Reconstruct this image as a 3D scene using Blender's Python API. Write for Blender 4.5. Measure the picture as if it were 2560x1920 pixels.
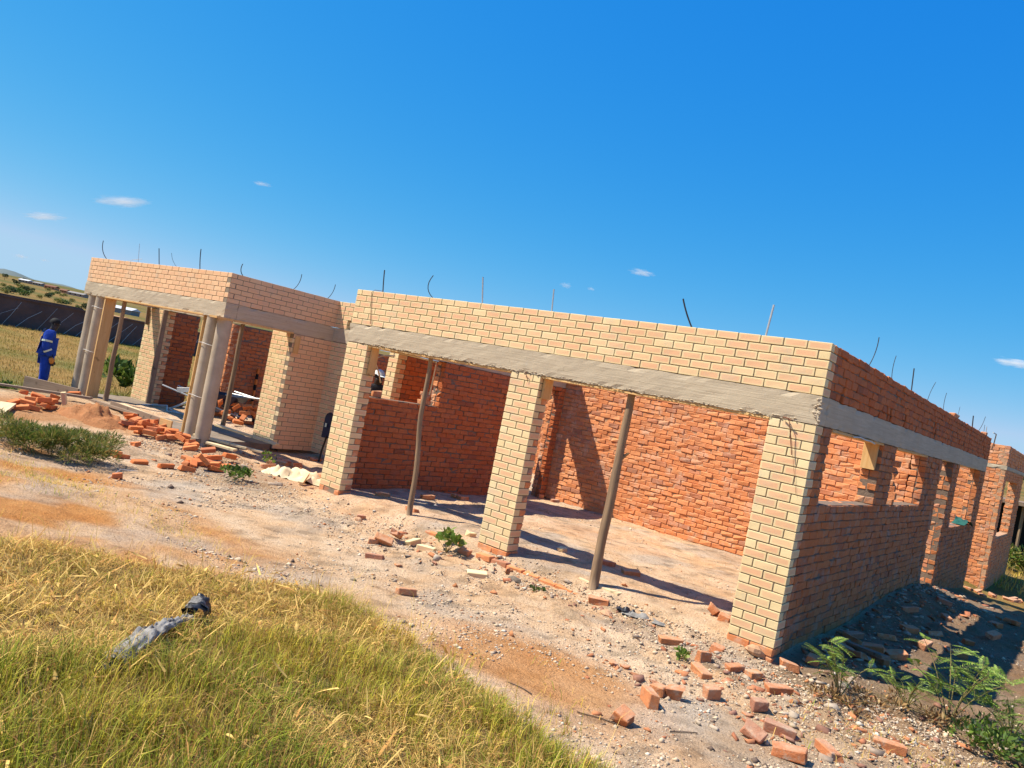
import bpy, math, random
import numpy as np
from mathutils import Vector, Matrix, noise

for o in list(bpy.data.objects):
    bpy.data.objects.remove(o)
R = random.Random(7)
sc = bpy.context.scene
COL = sc.collection
D = math.radians

# ---------------------------------------------------------------- camera
cam = bpy.data.cameras.new('camera')
cam.sensor_width = 36.0
cam.lens = 1940.5 / 2560 * 36.0
cam.clip_start = 0.05
cam.clip_end = 30000
camo = bpy.data.objects.new('camera', cam)
COL.objects.link(camo)
CAMP = Vector((8.958, -7.4745, 1.9073))
_yaw, _pit, _rol = -0.65976, 0.005604, 0.19425
_f = Vector((math.sin(_yaw) * math.cos(_pit), math.cos(_yaw) * math.cos(_pit), math.sin(_pit)))
_r = Vector((math.cos(_yaw), -math.sin(_yaw), 0))
_u = _r.cross(_f)
_r2 = _r * math.cos(_rol) + _u * math.sin(_rol)
_u2 = -_r * math.sin(_rol) + _u * math.cos(_rol)
camo.matrix_world = Matrix(((_r2.x, _u2.x, -_f.x, CAMP.x), (_r2.y, _u2.y, -_f.y, CAMP.y), (_r2.z, _u2.z, -_f.z, CAMP.z), (0, 0, 0, 1)))
sc.camera = camo

# ---------------------------------------------------------------- sky, sun, exposure
SUN = Vector((0.54, 0.45, -1.0)).normalized()     # direction the light travels
ELEV = math.asin(-SUN.z)
w = bpy.data.worlds.new('World')
sc.world = w
w.use_nodes = True
wn = w.node_tree
for n in list(wn.nodes):
    wn.nodes.remove(n)
sky = wn.nodes.new('ShaderNodeTexSky')
sky.sky_type = 'NISHITA'
sky.sun_disc = False
sky.sun_elevation = ELEV
sky.sun_rotation = math.atan2(-SUN.x, -SUN.y)
sky.altitude = 1200
sky.air_density = 1.0
sky.dust_density = 0.2
sky.ozone_density = 2.0
EXPO = 0.68
bg = wn.nodes.new('ShaderNodeBackground')
bg.inputs['Strength'].default_value = 0.102
wo = wn.nodes.new('ShaderNodeOutputWorld')
# the deep, even blue of the clear winter sky: one response per channel over the whole sky
sep = wn.nodes.new('ShaderNodeSeparateColor'); comb = wn.nodes.new('ShaderNodeCombineColor')
wn.links.new(sky.outputs[0], sep.inputs[0])
for ch, (g, k) in enumerate(((2.0, 1.55), (0.68, 0.81), (0.15, 0.905))):
    pw = wn.nodes.new('ShaderNodeMath'); pw.operation = 'POWER'; pw.inputs[1].default_value = g
    mu = wn.nodes.new('ShaderNodeMath'); mu.operation = 'MULTIPLY'; mu.inputs[1].default_value = k * 0.1 ** g / (0.1 * 2 ** EXPO)
    mn = wn.nodes.new('ShaderNodeMath'); mn.operation = 'MINIMUM'; mn.inputs[1].default_value = (2.6, 4.0, 6.0)[ch]
    wn.links.new(sep.outputs[ch], pw.inputs[0]); wn.links.new(pw.outputs[0], mu.inputs[0]); wn.links.new(mu.outputs[0], mn.inputs[0]); wn.links.new(mn.outputs[0], comb.inputs[ch])
wn.links.new(comb.outputs[0], bg.inputs[0])
wn.links.new(bg.outputs[0], wo.inputs[0])
sl = bpy.data.lights.new('sun', 'SUN')
sl.energy = 5.0
sl.angle = D(0.53)
sl.color = (1.0, 0.93, 0.80)
so = bpy.data.objects.new('sun', sl)
so.rotation_euler = SUN.to_track_quat('-Z', 'Y').to_euler()
so.location = (-20, -20, 40)
COL.objects.link(so)
sc.view_settings.view_transform = 'Standard'
sc.view_settings.look = 'None'
sc.view_settings.exposure = EXPO
sc.view_settings.gamma = 1.0
sc.render.engine = 'CYCLES'
sc.cycles.max_bounces = 6
sc.cycles.diffuse_bounces = 3
sc.cycles.volume_bounces = 6
sc.cycles.transparent_max_bounces = 12
sc.render.resolution_x, sc.render.resolution_y = 1024, 768

# ---------------------------------------------------------------- helpers
def ss(a, b, x):
    t = (x - a) / (b - a)
    t = 0. if t < 0 else 1. if t > 1 else t
    return t * t * (3 - 2 * t)

def gh(x,y):
    h=-0.17
    h+=0.26*ss(-0.5,-6.0,x)                      # rise to the porch and the field
    h+=0.32*ss(-1.8,-6.5,y)*ss(-9,1,x)           # bank in the foreground
    g=ss(-.3,.15,x)*ss(6.85,6.5,x)*ss(-.25,.15,y)*ss(6.3,6.0,y)
    fl=-0.03-0.15*ss(0.5,5.5,y)
    h=h*(1-g)+fl*g                               # garage floor
    h-=0.75*ss(6,17,y)*ss(5.5,7.2,x)             # falls away behind
    h+=(0.15*ss(7.5,6.8,x)*ss(2.6,4.4,y)*ss(9.5,7.0,y)+.07*ss(8.2,7.0,x)*ss(-.2,.6,y))*ss(6.5,6.8,x)   # bank of spoil along the side wall
    # hill far left / behind
    d=math.hypot(x,y)
    h+=-0.30*ss(-7.0,-8.4,x)+0.42*ss(-12,-34,x)
    h+=26*ss(260,1700,d)*(1 if x<0 else .5)
    return h

def nz(x, y, z=0., s=1.):
    return noise.noise((x * s, y * s, z * s))

def H(x, y):
    h = gh(x, y)
    d = abs(x - 3) + abs(y)
    if d < 60:
        ins = ss(.0, .3, x) * ss(6.6, 6.3, x) * ss(.0, .3, y)
        a = 1 - .1 * ins
        h += .045 * nz(x, y * 1.6, 5.5, 1.9) * ss(4.2, 2.6, x) * ss(-2.6, -3.3, y) * ss(-2, -.5, x)
        rz = ss(-1.9, -1.0, y) * ss(.05, -.1, y) * ss(.6, 1.6, x) + ss(6.75, 7., x) * ss(-1.5, -.3, y) * ss(14, 9, y) + .4 * ss(-.4, -2, x) * ss(-2.2, -1.2, y) + .35 * ins
        if rz > 0: h += min(1, rz) * (max(0., nz(x, y, 4., 5.5) - .05) * .10 + .02 * nz(x, y, 6., 8.))
        h += a * (.035 * nz(x, y, 3.1, .7) + .018 * nz(x, y, 1.7, 2.3) + .007 * nz(x, y, 9.2, 7.))
    else:
        h += .25 * nz(x, y, 0, .06)
    return h

class MB:
    def __init__(s):
        s.v = []; s.f = []; s.bl = []; s.br = []; s.mi = []; s.n = 0
    def add(s, v, f, bl=None, br=0., mi=0):
        v = np.asarray(v, float)
        s.v.append(v)
        k = s.n
        for q in f:
            s.f.append(tuple(i + k for i in q)); s.mi.append(mi)
        s.bl.append(np.zeros((len(v), 3)) if bl is None else np.asarray(bl, float))
        s.br.append(np.full(len(v), br))
        s.n += len(v)
        return s
    def box(s, x0, x1, y0, y1, z0, z1, mi=0, br=0.):
        v = [(x, y, z) for x in (x0, x1) for y in (y0, y1) for z in (z0, z1)]
        f = [(0, 1, 3, 2), (4, 6, 7, 5), (0, 4, 5, 1), (2, 3, 7, 6), (0, 2, 6, 4), (1, 5, 7, 3)]
        return s.add(v, f, None, br, mi)
    def obox(s, c, ax, ay, az, l, d, h, mi=0, br=0.):
        c = np.array(c, float); ax, ay, az = (np.array(a, float) for a in (ax, ay, az))
        v = [c + ax * l * a / 2 + ay * d * b / 2 + az * h * e / 2 for a in (-1, 1) for b in (-1, 1) for e in (-1, 1)]
        f = [(0, 1, 3, 2), (4, 6, 7, 5), (0, 4, 5, 1), (2, 3, 7, 6), (0, 2, 6, 4), (1, 5, 7, 3)]
        return s.add(v, f, [(a, b, e) for a in (-1, 1) for b in (-1, 1) for e in (-1, 1)], br, mi)
    def tube(s, pts, rad, n=8, mi=0, br=0., cap=True):
        pts = [Vector(p) for p in pts]
        if not hasattr(rad, '__len__'):
            rad = [rad] * len(pts)
        vs = []; fs = []
        up = Vector((.31, .17, .93))
        for i, p in enumerate(pts):
            t = (pts[min(i + 1, len(pts) - 1)] - pts[max(i - 1, 0)]).normalized()
            a = t.cross(up)
            if a.length < 1e-3: a = t.cross(Vector((1, 0, 0)))
            a.normalize(); b = t.cross(a)
            for k in range(n):
                g = 2 * math.pi * k / n
                vs.append(p + (a * math.cos(g) + b * math.sin(g)) * rad[i])
        for i in range(len(pts) - 1):
            for k in range(n):
                k2 = (k + 1) % n
                fs.append((i * n + k, i * n + k2, (i + 1) * n + k2, (i + 1) * n + k))
        if cap:
            fs.append(tuple(range(n)))
            fs.append(tuple((len(pts) - 1) * n + k for k in reversed(range(n))))
        return s.add([tuple(v) for v in vs], fs, None, br, mi)
    def sheet(s, fn, nu, nv, mi=0, br=0.):
        vs = [fn(i / nu, j / nv) for j in range(nv + 1) for i in range(nu + 1)]
        fs = [(j * (nu + 1) + i, j * (nu + 1) + i + 1, (j + 1) * (nu + 1) + i + 1, (j + 1) * (nu + 1) + i) for j in range(nv) for i in range(nu)]
        return s.add(vs, fs, None, br, mi)
    def mesh(s, name):
        me = bpy.data.meshes.new(name)
        v = np.concatenate(s.v) if s.v else np.zeros((0, 3))
        me.from_pydata(v.tolist(), [], s.f)
        if len(v):
            a = me.attributes.new('bl', 'FLOAT_VECTOR', 'POINT'); a.data.foreach_set('vector', np.concatenate(s.bl).ravel())
            a = me.attributes.new('br', 'FLOAT', 'POINT'); a.data.foreach_set('value', np.concatenate(s.br))
        if any(s.mi):
            me.polygons.foreach_set('material_index', s.mi)
        return me
    def build(s, name, mats, parent=None, smooth=False, loc=None, rot=None):
        me = s.mesh(name)
        if not isinstance(mats, (list, tuple)): mats = [mats]
        for m in mats: me.materials.append(m)
        if smooth: me.polygons.foreach_set('use_smooth', [True] * len(me.polygons))
        return put(name, me, parent, loc, rot)

def put(name, data, parent=None, loc=None, rot=None):
    o = bpy.data.objects.new(name, data)
    COL.objects.link(o)
    if parent is not None: o.parent = parent
    if loc is not None: o.location = loc
    if rot is not None: o.rotation_euler = rot
    return o

def tag(o, label=None, cat=None, group=None, kind=None):
    if label: o['label'] = label
    if cat: o['category'] = cat
    if group: o['group'] = group
    if kind: o['kind'] = kind
    return o

def thing(name, label, cat, loc=(0, 0, 0), rotz=0., group=None):
    return tag(put(name, None, None, loc, (0, 0, rotz)), label, cat, group)

def copy_tree(o, parent=None):
    c = o.copy(); COL.objects.link(c); c.parent = parent
    for ch in o.children:
        copy_tree(ch, c)
    return c

def quick(name, v, f, col, mat, parent=None, smooth=False):
    """big mesh from numpy arrays: v (n,3), f (m,k), col (n,3) -> attribute 'col'"""
    me = bpy.data.meshes.new(name)
    v = np.asarray(v, np.float32); f = np.asarray(f, np.int32)
    me.vertices.add(len(v)); me.vertices.foreach_set('co', v.ravel())
    k = f.shape[1]
    me.loops.add(f.size); me.loops.foreach_set('vertex_index', f.ravel())
    me.polygons.add(len(f))
    me.polygons.foreach_set('loop_start', np.arange(0, f.size, k, dtype=np.int32))
    me.polygons.foreach_set('loop_total', np.full(len(f), k, np.int32))
    if smooth: me.polygons.foreach_set('use_smooth', np.ones(len(f), bool))
    if col is not None:
        a = me.attributes.new('col', 'FLOAT_COLOR', 'POINT')
        c4 = np.ones((len(v), 4), np.float32); c4[:, :3] = col
        a.data.foreach_set('color', c4.ravel())
    me.update(calc_edges=True); me.validate()
    me.materials.append(mat)
    return put(name, me, parent)

# ---------------------------------------------------------------- materials
class NT:
    def __init__(s, name, rough=.85, spec=.3):
        s.m = bpy.data.materials.new(name); s.m.use_nodes = True
        s.t = s.m.node_tree
        s.b = s.t.nodes['Principled BSDF']
        s.b.inputs['Roughness'].default_value = rough
        s.b.inputs['Specular IOR Level'].default_value = spec
    def n(s, ty, **k):
        x = s.t.nodes.new(ty)
        for a, b in k.items(): setattr(x, a, b)
        return x
    def l(s, a, b): s.t.links.new(a, b)
    def val(s, i, v):
        if isinstance(v, (int, float)): i.default_value = v
        elif isinstance(v, (tuple, list)):
            i.default_value = tuple(v) + ((1,) if len(v) == 3 and i.type == 'RGBA' else ())
        else: s.l(v, i)
    def pos(s, scale=1., obj=False):
        if obj:
            src = s.n('ShaderNodeTexCoord').outputs['Object']
        else:
            src = s.n('ShaderNodeNewGeometry').outputs['Position']
        mp = s.n('ShaderNodeMapping'); s.l(src, mp.inputs[0])
        mp.inputs['Scale'].default_value = scale if hasattr(scale, '__len__') else (scale,) * 3
        return mp.outputs[0]
    def noise(s, vec, scale=5., detail=4., rough=.6, out=0):
        x = s.n('ShaderNodeTexNoise'); s.l(vec, x.inputs['Vector'])
        x.inputs['Scale'].default_value = scale; x.inputs['Detail'].default_value = detail; x.inputs['Roughness'].default_value = rough
        return x.outputs[out]
    def ramp(s, fac, stops, interp='LINEAR'):
        x = s.n('ShaderNodeValToRGB'); s.l(fac, x.inputs[0]); x.color_ramp.interpolation = interp
        e = x.color_ramp.elements
        while len(e) < len(stops): e.new(.5)
        for a, (p, c) in zip(e, stops):
            a.position = p; a.color = (c, c, c, 1) if isinstance(c, (int, float)) else tuple(c) + (1,)
        return x.outputs[0]
    def mix(s, fac, a, b, mode='MIX'):
        x = s.n('ShaderNodeMix', data_type='RGBA', blend_type=mode)
        s.val(x.inputs[0], fac); s.val(x.inputs[6], a); s.val(x.inputs[7], b)
        return x.outputs[2]
    def math(s, op, a, b=0., c=0., clamp=False):
        x = s.n('ShaderNodeMath', operation=op, use_clamp=clamp)
        s.val(x.inputs[0], a); s.val(x.inputs[1], b); s.val(x.inputs[2], c)
        return x.outputs[0]
    def attr(s, name, out='Fac'):
        x = s.n('ShaderNodeAttribute', attribute_name=name)
        return x.outputs[out]
    def rnd(s):
        r = s.n('ShaderNodeObjectInfo').outputs['Random']
        return s.math('FRACT', s.math('ADD', s.attr('br'), r))
    def bump(s, h, st=.3, dist=.01):
        x = s.n('ShaderNodeBump'); x.inputs['Strength'].default_value = st; x.inputs['Distance'].default_value = dist
        s.l(h, x.inputs['Height']); s.l(x.outputs[0], s.b.inputs['Normal'])
    def col(s, c): s.val(s.b.inputs['Base Color'], c); return s.m

def m_face(name='face_brick', batch=0.):
    t = NT(name, .8, .25)
    bl = t.n('ShaderNodeSeparateXYZ'); t.l(t.attr('bl', 'Vector'), bl.inputs[0])
    ax = t.math('SUBTRACT', 1, t.math('ABSOLUTE', bl.outputs[0]))
    az = t.math('SUBTRACT', 1, t.math('ABSOLUTE', bl.outputs[2]))
    mx = t.ramp(ax, [(0.02, 0.), (.26, 1.)], 'EASE'); mz = t.ramp(az, [(0.05, 0.), (.6, 1.)], 'EASE')
    r = t.rnd()
    p = t.pos(1.)
    nn = t.noise(p, 7., 3.)
    k = t.math('MULTIPLY', t.math('MULTIPLY', mx, mz), t.ramp(t.math('ADD', r, t.math('MULTIPLY', nn, .35)), [(.15, .35), (.5, .85), (1., 1.)]))
    cream = t.mix(t.ramp(r, [(0, 0.), (1, 1.)]), (.80, .64, .35), (.73, .55, .29))
    peach = t.mix(t.noise(p, 2.2, 2.), (.76, .46, .27), (.70, .375, .195))
    if batch: cream = t.mix(batch, cream, (.76, .47, .27)); k = t.math('MAXIMUM', k, batch)
    c = t.mix(k, cream, peach)
    sp = t.noise(p, 160., 2., .7)
    c = t.mix(t.ramp(sp, [(.60, 0.), (.72, .35)]), c, (.34, .2, .12))
    c = t.mix(t.ramp(t.noise(p, 18., 5., .7), [(.55, 0.), (.8, .25)]), c, (.45, .34, .24))
    c = t.mix(t.ramp(t.noise(p, 2.6, 7., .75), [(.52, 0.), (.70, .55)]), c, (.52, .44, .32))
    c = t.mix(t.ramp(t.noise(p, 1.1, 3., .6), [(.35, .3), (.6, 0.)]), c, t.mix(1., c, (.86, .78, .66), 'MULTIPLY'))
    t.bump(t.noise(p, 90., 4., .7), .25, .004)
    return t.col(c)

def m_red(name='red_brick', smear=.5, tint=(1., 1., 1.), smearc=(.46, .36, .27)):
    t = NT(name, .9, .15)
    r = t.rnd(); p = t.pos(1.)
    c = t.ramp(r, [(0, (.72, .285, .11)), (.3, (.66, .225, .08)), (.6, (.74, .31, .125)), (.85, (.64, .26, .115)), (.96, (.52, .21, .11)), (1, (.36, .17, .10))])
    n1 = t.noise(p, 14., 5., .65)
    c = t.mix(t.ramp(n1, [(.35, 0.), (.7, .55)]), c, (.52, .17, .07))
    n2 = t.noise(p, 4.3, 6., .7)
    c = t.mix(t.ramp(n2, [(.52, 0.), (.72, smear)]), c, smearc)
    c = t.mix(t.ramp(t.noise(p, 60., 3., .8), [(.58, 0.), (.75, .5)]), c, (.26, .115, .065))
    c = t.mix(1., c, tint, 'MULTIPLY')
    t.bump(t.noise(p, 45., 5., .75), .7, .008)
    return t.col(c)

def m_loose():
    t = NT('dusty_loose_brick', .95, .1)
    r = t.rnd(); p = t.pos(1.); q = t.pos(1., True)
    c = t.ramp(r, [(0, (.66, .26, .11)), (.35, (.56, .19, .075)), (.6, (.68, .30, .13)), (.85, (.50, .22, .13)), (1, (.36, .17, .11))])
    c = t.mix(t.ramp(t.noise(p, 16., 5., .7), [(.4, 0.), (.7, .6)]), c, (.42, .15, .07))
    c = t.mix(t.ramp(t.noise(p, 9., 6., .75), [(.53, 0.), (.66, .7)]), c, (.52, .42, .31))
    nrm = t.n('ShaderNodeSeparateXYZ'); t.l(t.n('ShaderNodeNewGeometry').outputs['Normal'], nrm.inputs[0])
    k = t.math('MULTIPLY', t.ramp(nrm.outputs[2], [(.3, 0.), (.9, 1.)]), t.ramp(t.noise(p, 11., 5., .7), [(.35, .05), (.65, .6)]))
    c = t.mix(k, c, (.60, .42, .28))
    t.bump(t.noise(p, 38., 6., .8), 1., .014)
    return t.col(c)

def m_plain(name, c1, c2, scale=8., rough=.85, bump=.3, bscale=50., bdist=.006, spec=.25, obj=False):
    t = NT(name, rough, spec); p = t.pos(1., obj)
    c = t.mix(t.ramp(t.noise(p, scale, 5., .65), [(.3, 0.), (.7, 1.)]), c1, c2)
    if bump: t.bump(t.noise(p, bscale, 4., .7), bump, bdist)
    return t.col(c)

def m_beam():
    t = NT('board_marked_concrete', .9, .2)
    p = t.pos((.9, .9, 26.)); q = t.pos(1.)
    g = t.noise(p, 2.2, 5., .6)
    c = t.mix(t.ramp(g, [(.3, 0.), (.7, 1.)]), (.54, .44, .31), (.42, .335, .225))
    c = t.mix(t.ramp(t.noise(q, 1.6, 5., .6), [(.4, 0.), (.75, .55)]), c, (.37, .30, .215))
    c = t.mix(t.ramp(t.noise(q, 26., 3., .7), [(.62, 0.), (.74, .6)]), c, (.22, .17, .12))
    c = t.mix(t.ramp(t.noise(q, 5., 6., .75), [(.60, 0.), (.72, .5)]), c, (.50, .44, .35))
    t.bump(t.math('ADD', g, t.math('MULTIPLY', t.noise(q, 40., 4., .7), .6)), .5, .008)
    return t.col(c)

def m_wood(name, c1, c2, axis=2, scale=1., knots=True):
    t = NT(name, .75, .25)
    sc_ = [22., 22., 22.]; sc_[axis] = 1.6
    p = t.pos(tuple(a * scale for a in sc_), True)
    g = t.noise(p, 1.5, 5., .6)
    c = t.mix(t.ramp(g, [(.3, 0.), (.72, 1.)]), c1, c2)
    if knots:
        q = t.pos(1., True)
        c = t.mix(t.ramp(t.noise(q, 7., 2., .5), [(.66, 0.), (.74, .7)]), c, tuple(x * .45 for x in c2))
    t.bump(g, .3, .004)
    return t.col(c)

def m_attr(name, rough=.8, spec=.2, var=.25, trans=0.):
    t = NT(name, rough, spec); p = t.pos(1.)
    c = t.attr('col', 'Color')
    c = t.mix(var, c, t.ramp(t.noise(p, 30., 4., .7), [(.3, .35), (.7, 1.25)]), 'MULTIPLY')
    t.col(c)
    if trans:
        tr = t.n('ShaderNodeBsdfTranslucent'); t.l(c, tr.inputs[0])
        mx = t.n('ShaderNodeMixShader'); mx.inputs[0].default_value = trans
        t.l(t.b.outputs[0], mx.inputs[1]); t.l(tr.outputs[0], mx.inputs[2])
        t.l(mx.outputs[0], t.t.nodes['Material Output'].inputs[0])
    return t.m

def m_flat(name, c, rough=.7, spec=.3, metal=0.):
    t = NT(name, rough, spec); p = t.pos(1., True)
    t.b.inputs['Metallic'].default_value = metal
    return t.col(t.mix(t.ramp(t.noise(p, 25., 3., .6), [(.3, 0.), (.7, 1.)]), tuple(x * .82 for x in c), c))

def m_ground():
    t = NT('sandy_ground', .95, .1); p = t.pos(1.)
    c = t.attr('col', 'Color')
    n1 = t.noise(p, 1.3, 8., .65); n2 = t.noise(p, 9., 6., .7); n3 = t.noise(p, 70., 4., .7)
    c = t.mix(t.ramp(n1, [(.38, 0.), (.62, .75)]), c, t.mix(1., c, (.84, .68, .52), 'MULTIPLY'))
    c = t.mix(t.ramp(n2, [(.5, 0.), (.75, .6)]), c, t.mix(1., c, (.66, .60, .56), 'MULTIPLY'))
    c = t.mix(t.ramp(n2, [(.25, .5), (.42, 0.)]), c, t.mix(1., c, (1.2, 1.16, 1.1), 'MULTIPLY'))
    c = t.mix(t.ramp(n3, [(.52, 0.), (.68, .8)]), c, t.mix(1., c, (.45, .38, .33), 'MULTIPLY'))
    n4 = t.noise(p, 28., 5., .75)
    c = t.mix(t.ramp(n4, [(.54, 0.), (.66, .6)]), c, t.mix(1., c, (.55, .47, .40), 'MULTIPLY'))
    h = t.math('ADD', t.math('MULTIPLY', t.math('ADD', n2, n4), .8), t.math('MULTIPLY', n3, .35))
    t.bump(h, 1., .045)
    return t.col(c)

M = dict(
    face=m_face(), facep=m_face('peach_face_brick', .55), red=m_red('red_brick', .75, (1.02, 1.08, 1.14), (.60, .43, .30)), redsmear=m_red('red_brick_smeared', .8), redloose=m_loose(), redpile=m_red('clean_red_brick', .12, (.95, .82, .72)), redshade=m_red('shade_tinted_red_brick', .35, (.74, .58, .52)), redsmear_shade=m_red('shade_tinted_smeared_brick', 1., (.72, .68, .66), (.46, .36, .28)),  # last two bricks: wall shade is put into the tint, besides the cement smear
    mort_shade=m_plain('shade_tinted_mortar', (.22, .155, .11), (.15, .105, .075), 9., bump=.8, bscale=35., bdist=.012),  # darker mortar copy, shade of the sunless walls put into the colour
    mort=m_plain('raked_mortar', (.26, .20, .14), (.20, .15, .10), 20.),
    mortl=m_plain('rough_mortar', (.56, .33, .19), (.40, .22, .12), 9., bump=.8, bscale=35., bdist=.012),
    beam=m_beam(),
    conc=m_plain('column_concrete', (.50, .40, .285), (.34, .265, .18), 2.2, bump=.25, bscale=30.),
    slab=m_plain('slab_concrete', (.26, .20, .145), (.16, .125, .09), 3., bump=.6, bscale=18., bdist=.02),
    pine=m_wood('new_pine', (.66, .40, .15), (.56, .29, .09)),
    pineh=m_wood('new_pine_along', (.66, .42, .18), (.56, .31, .11), 0),
    pale=m_wood('sawn_pale_timber', (.72, .56, .33), (.60, .44, .24), 0),
    oldwood=m_wood('weathered_plank', (.30, .21, .14), (.20, .13, .085), 0),
    pole=m_wood('peeled_gum_pole', (.33, .215, .12), (.15, .095, .06), 2, .6),
    steel=m_flat('dark_rebar', (.06, .055, .055), .6, .4, .3), galv=m_flat('galvanised_strap', (.55, .54, .52), .45, .5, .6),
    rust=m_flat('rusty_wire', (.20, .085, .045), .8), wire=m_flat('pale_binding_wire', (.62, .58, .52), .5),
    ground=m_ground(), grass=m_attr('grass_blades', .7, .2, .15, .35), peb=m_attr('stones', .9, .15, .4),
    leaf=m_attr('leaves', .55, .35, .2, .3), leaf2=m_attr('dry_leaves', .8, .2, .25, .2),
    stem=m_plain('plant_stem', (.16, .17, .05), (.22, .13, .06), 20.),
    bark=m_plain('bark', (.12, .085, .06), (.07, .05, .035), 12.),
    skin=m_flat('dark_skin', (.035, .022, .016), .5, .4), hair=m_flat('black_hair', (.012, .011, .011), .8),
    blue=m_plain('royal_blue_cotton', (.014, .062, .40), (.009, .04, .26), 9., bump=.5, bscale=14., bdist=.03),
    refl=m_flat('reflective_tape', (.62, .68, .52), .4, .5), glove=m_flat('orange_leather_glove', (.62, .25, .05), .8),
    boot=m_flat('black_boot', (.02, .018, .016), .6),
    dgrey=m_plain('dark_grey_jacket', (.035, .035, .04), (.02, .02, .024), 9., bump=.5, bscale=14., bdist=.03),
    white=m_flat('white_cap', (.75, .74, .72), .7), navy=m_flat('navy_paint', (.012, .016, .045), .45, .4),
    plast=m_plain('weathered_grey_plastic', (.36, .33, .29), (.12, .11, .10), 11., .7, .6, 30., .02), plastd=m_flat('black_plastic', (.02, .02, .022), .4, .5),
    tarp=m_plain('cream_sacking', (.74, .62, .40), (.62, .48, .28), 5.), green=m_flat('dark_green_cloth', (.02, .11, .08), .8),
    wallb=m_plain('dark_boundary_brick', (.17, .095, .075), (.10, .06, .05), 1.2, bump=.6, bscale=12., bdist=.03),
    dirt=m_plain('red_soil', (.46, .20, .075), (.36, .14, .05), 6., bump=1., bscale=25., bdist=.04),
    roof=m_flat('pale_sheet_roof', (.62, .62, .62), .5), housew=m_plain('far_house_wall', (.42, .30, .22), (.36, .25, .18), .6, bump=0),
    dark=m_flat('dark_interior', (.01, .01, .01), .9), orange=m_flat('orange_paint', (.62, .17, .03), .5),
)

# ================================================================ GROUND
def lines(lo, hi, step, far, g=1.16):
    a = list(np.arange(lo, hi + 1e-6, step)); s = step; b = []; x = hi
    while x < far: s *= g; x += s; b.append(x)
    s = step; c = []; x = lo
    while x > -far: s *= g; x -= s; c.append(x)
    return np.array(c[::-1] + a + b)
GX = lines(-5.0, 10.0, .065, 6000.); GY = lines(-6.0, 7.0, .065, 6000.)
EX = [1.2, 2.2, 3.2, 3.7, 4.3, 5.0, 5.8, 6.5, 7.1, 7.6, 8.2, 9.2]
EY = [-6.4, -5.6, -4.3, -3.25, -2.95, -3.05, -3.25, -3.42, -3.6, -3.85, -4.5, -5.4]
def gcol(x, y):
    sand = np.array((.76, .555, .36))
    d = math.hypot(x, y)
    n = nz(x, y, 5., .45); n2 = nz(x, y, 8., 1.4)
    c = sand
    c = c + (np.array((.55, .45, .345)) - c) * ss(.0, .45, nz(x, y, 12., 1.1) + .4 * nz(x, y, 15., 4.)) * .8
    c = c + (np.array((.78, .50, .31)) - c) * ss(.05, .45, nz(x, y, 21., .6) + .2 * n2) * .4
    c = c * (1 - .35 * ss(.15, .5, nz(x, y, 31., 6.5)))
    o = (.25 + .75 * ss(-.05, .3, nz(x, y, 41., 1.0) + .3 * nz(x, y, 44., 3.))) * ss(-2.2, -3.2, y + .25 * n2) * ss(4.2, 3.0, x + .4 * n) * ss(-4, -1, x)
    o2 = ss(1., .55, math.hypot((x - 5.75) / 1.15, (y + 2.35) / .75) + .3 * n2)
    c = c + (np.array((.62, .29, .09)) - c) * max(o, o2 * .75) * .95
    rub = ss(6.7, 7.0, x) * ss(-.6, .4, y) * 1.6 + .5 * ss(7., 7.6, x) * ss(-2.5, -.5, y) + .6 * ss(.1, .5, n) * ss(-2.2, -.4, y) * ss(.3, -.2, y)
    c = c + (np.array((.27, .185, .115)) - c) * min(1, rub) * .9  # rubble brown, made darker to carry the shade beside the side wall
    f = ss(-5.5, -9.5, x + n) + ss(9, 14, y) * ss(-20, 0, x)
    f = min(1, f)
    dry = np.array((.34, .22, .07)); gr = np.array((.17, .17, .045))
    fc = dry + (gr - dry) * ss(-.1, .5, nz(x, y, 2., .02 if d > 150 else .12 if d > 50 else .3) + .25 * n + .15)
    c = c + (fc - c) * f
    r = ss(-.2, -1.2, y + .3 * n2) * ss(-3.2, -4.2, x) * ss(-6.8, -5.6, x)
    c = c + (np.array((.50, .25, .10)) - c) * r * .8
    ug = ss(.0, -.25, y - np.interp(x, EX, EY)) if -8 < y < -2 and x > 0 else 0.
    c = c + (np.array((.26, .18, .07)) - c) * ug * .85
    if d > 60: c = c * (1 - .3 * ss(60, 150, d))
    return c
vs = np.zeros((len(GX) * len(GY), 3)); cs = np.zeros_like(vs)
i = 0
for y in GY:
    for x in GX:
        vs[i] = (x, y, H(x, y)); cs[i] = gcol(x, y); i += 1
nx = len(GX)
ii = np.arange(len(GY) - 1)[:, None] * nx + np.arange(nx - 1)[None, :]
fs = np.stack([ii, ii + 1, ii + nx + 1, ii + nx], -1).reshape(-1, 4)
tag(quick('ground', vs, fs, cs, M['ground'], smooth=True), kind='structure')

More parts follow.
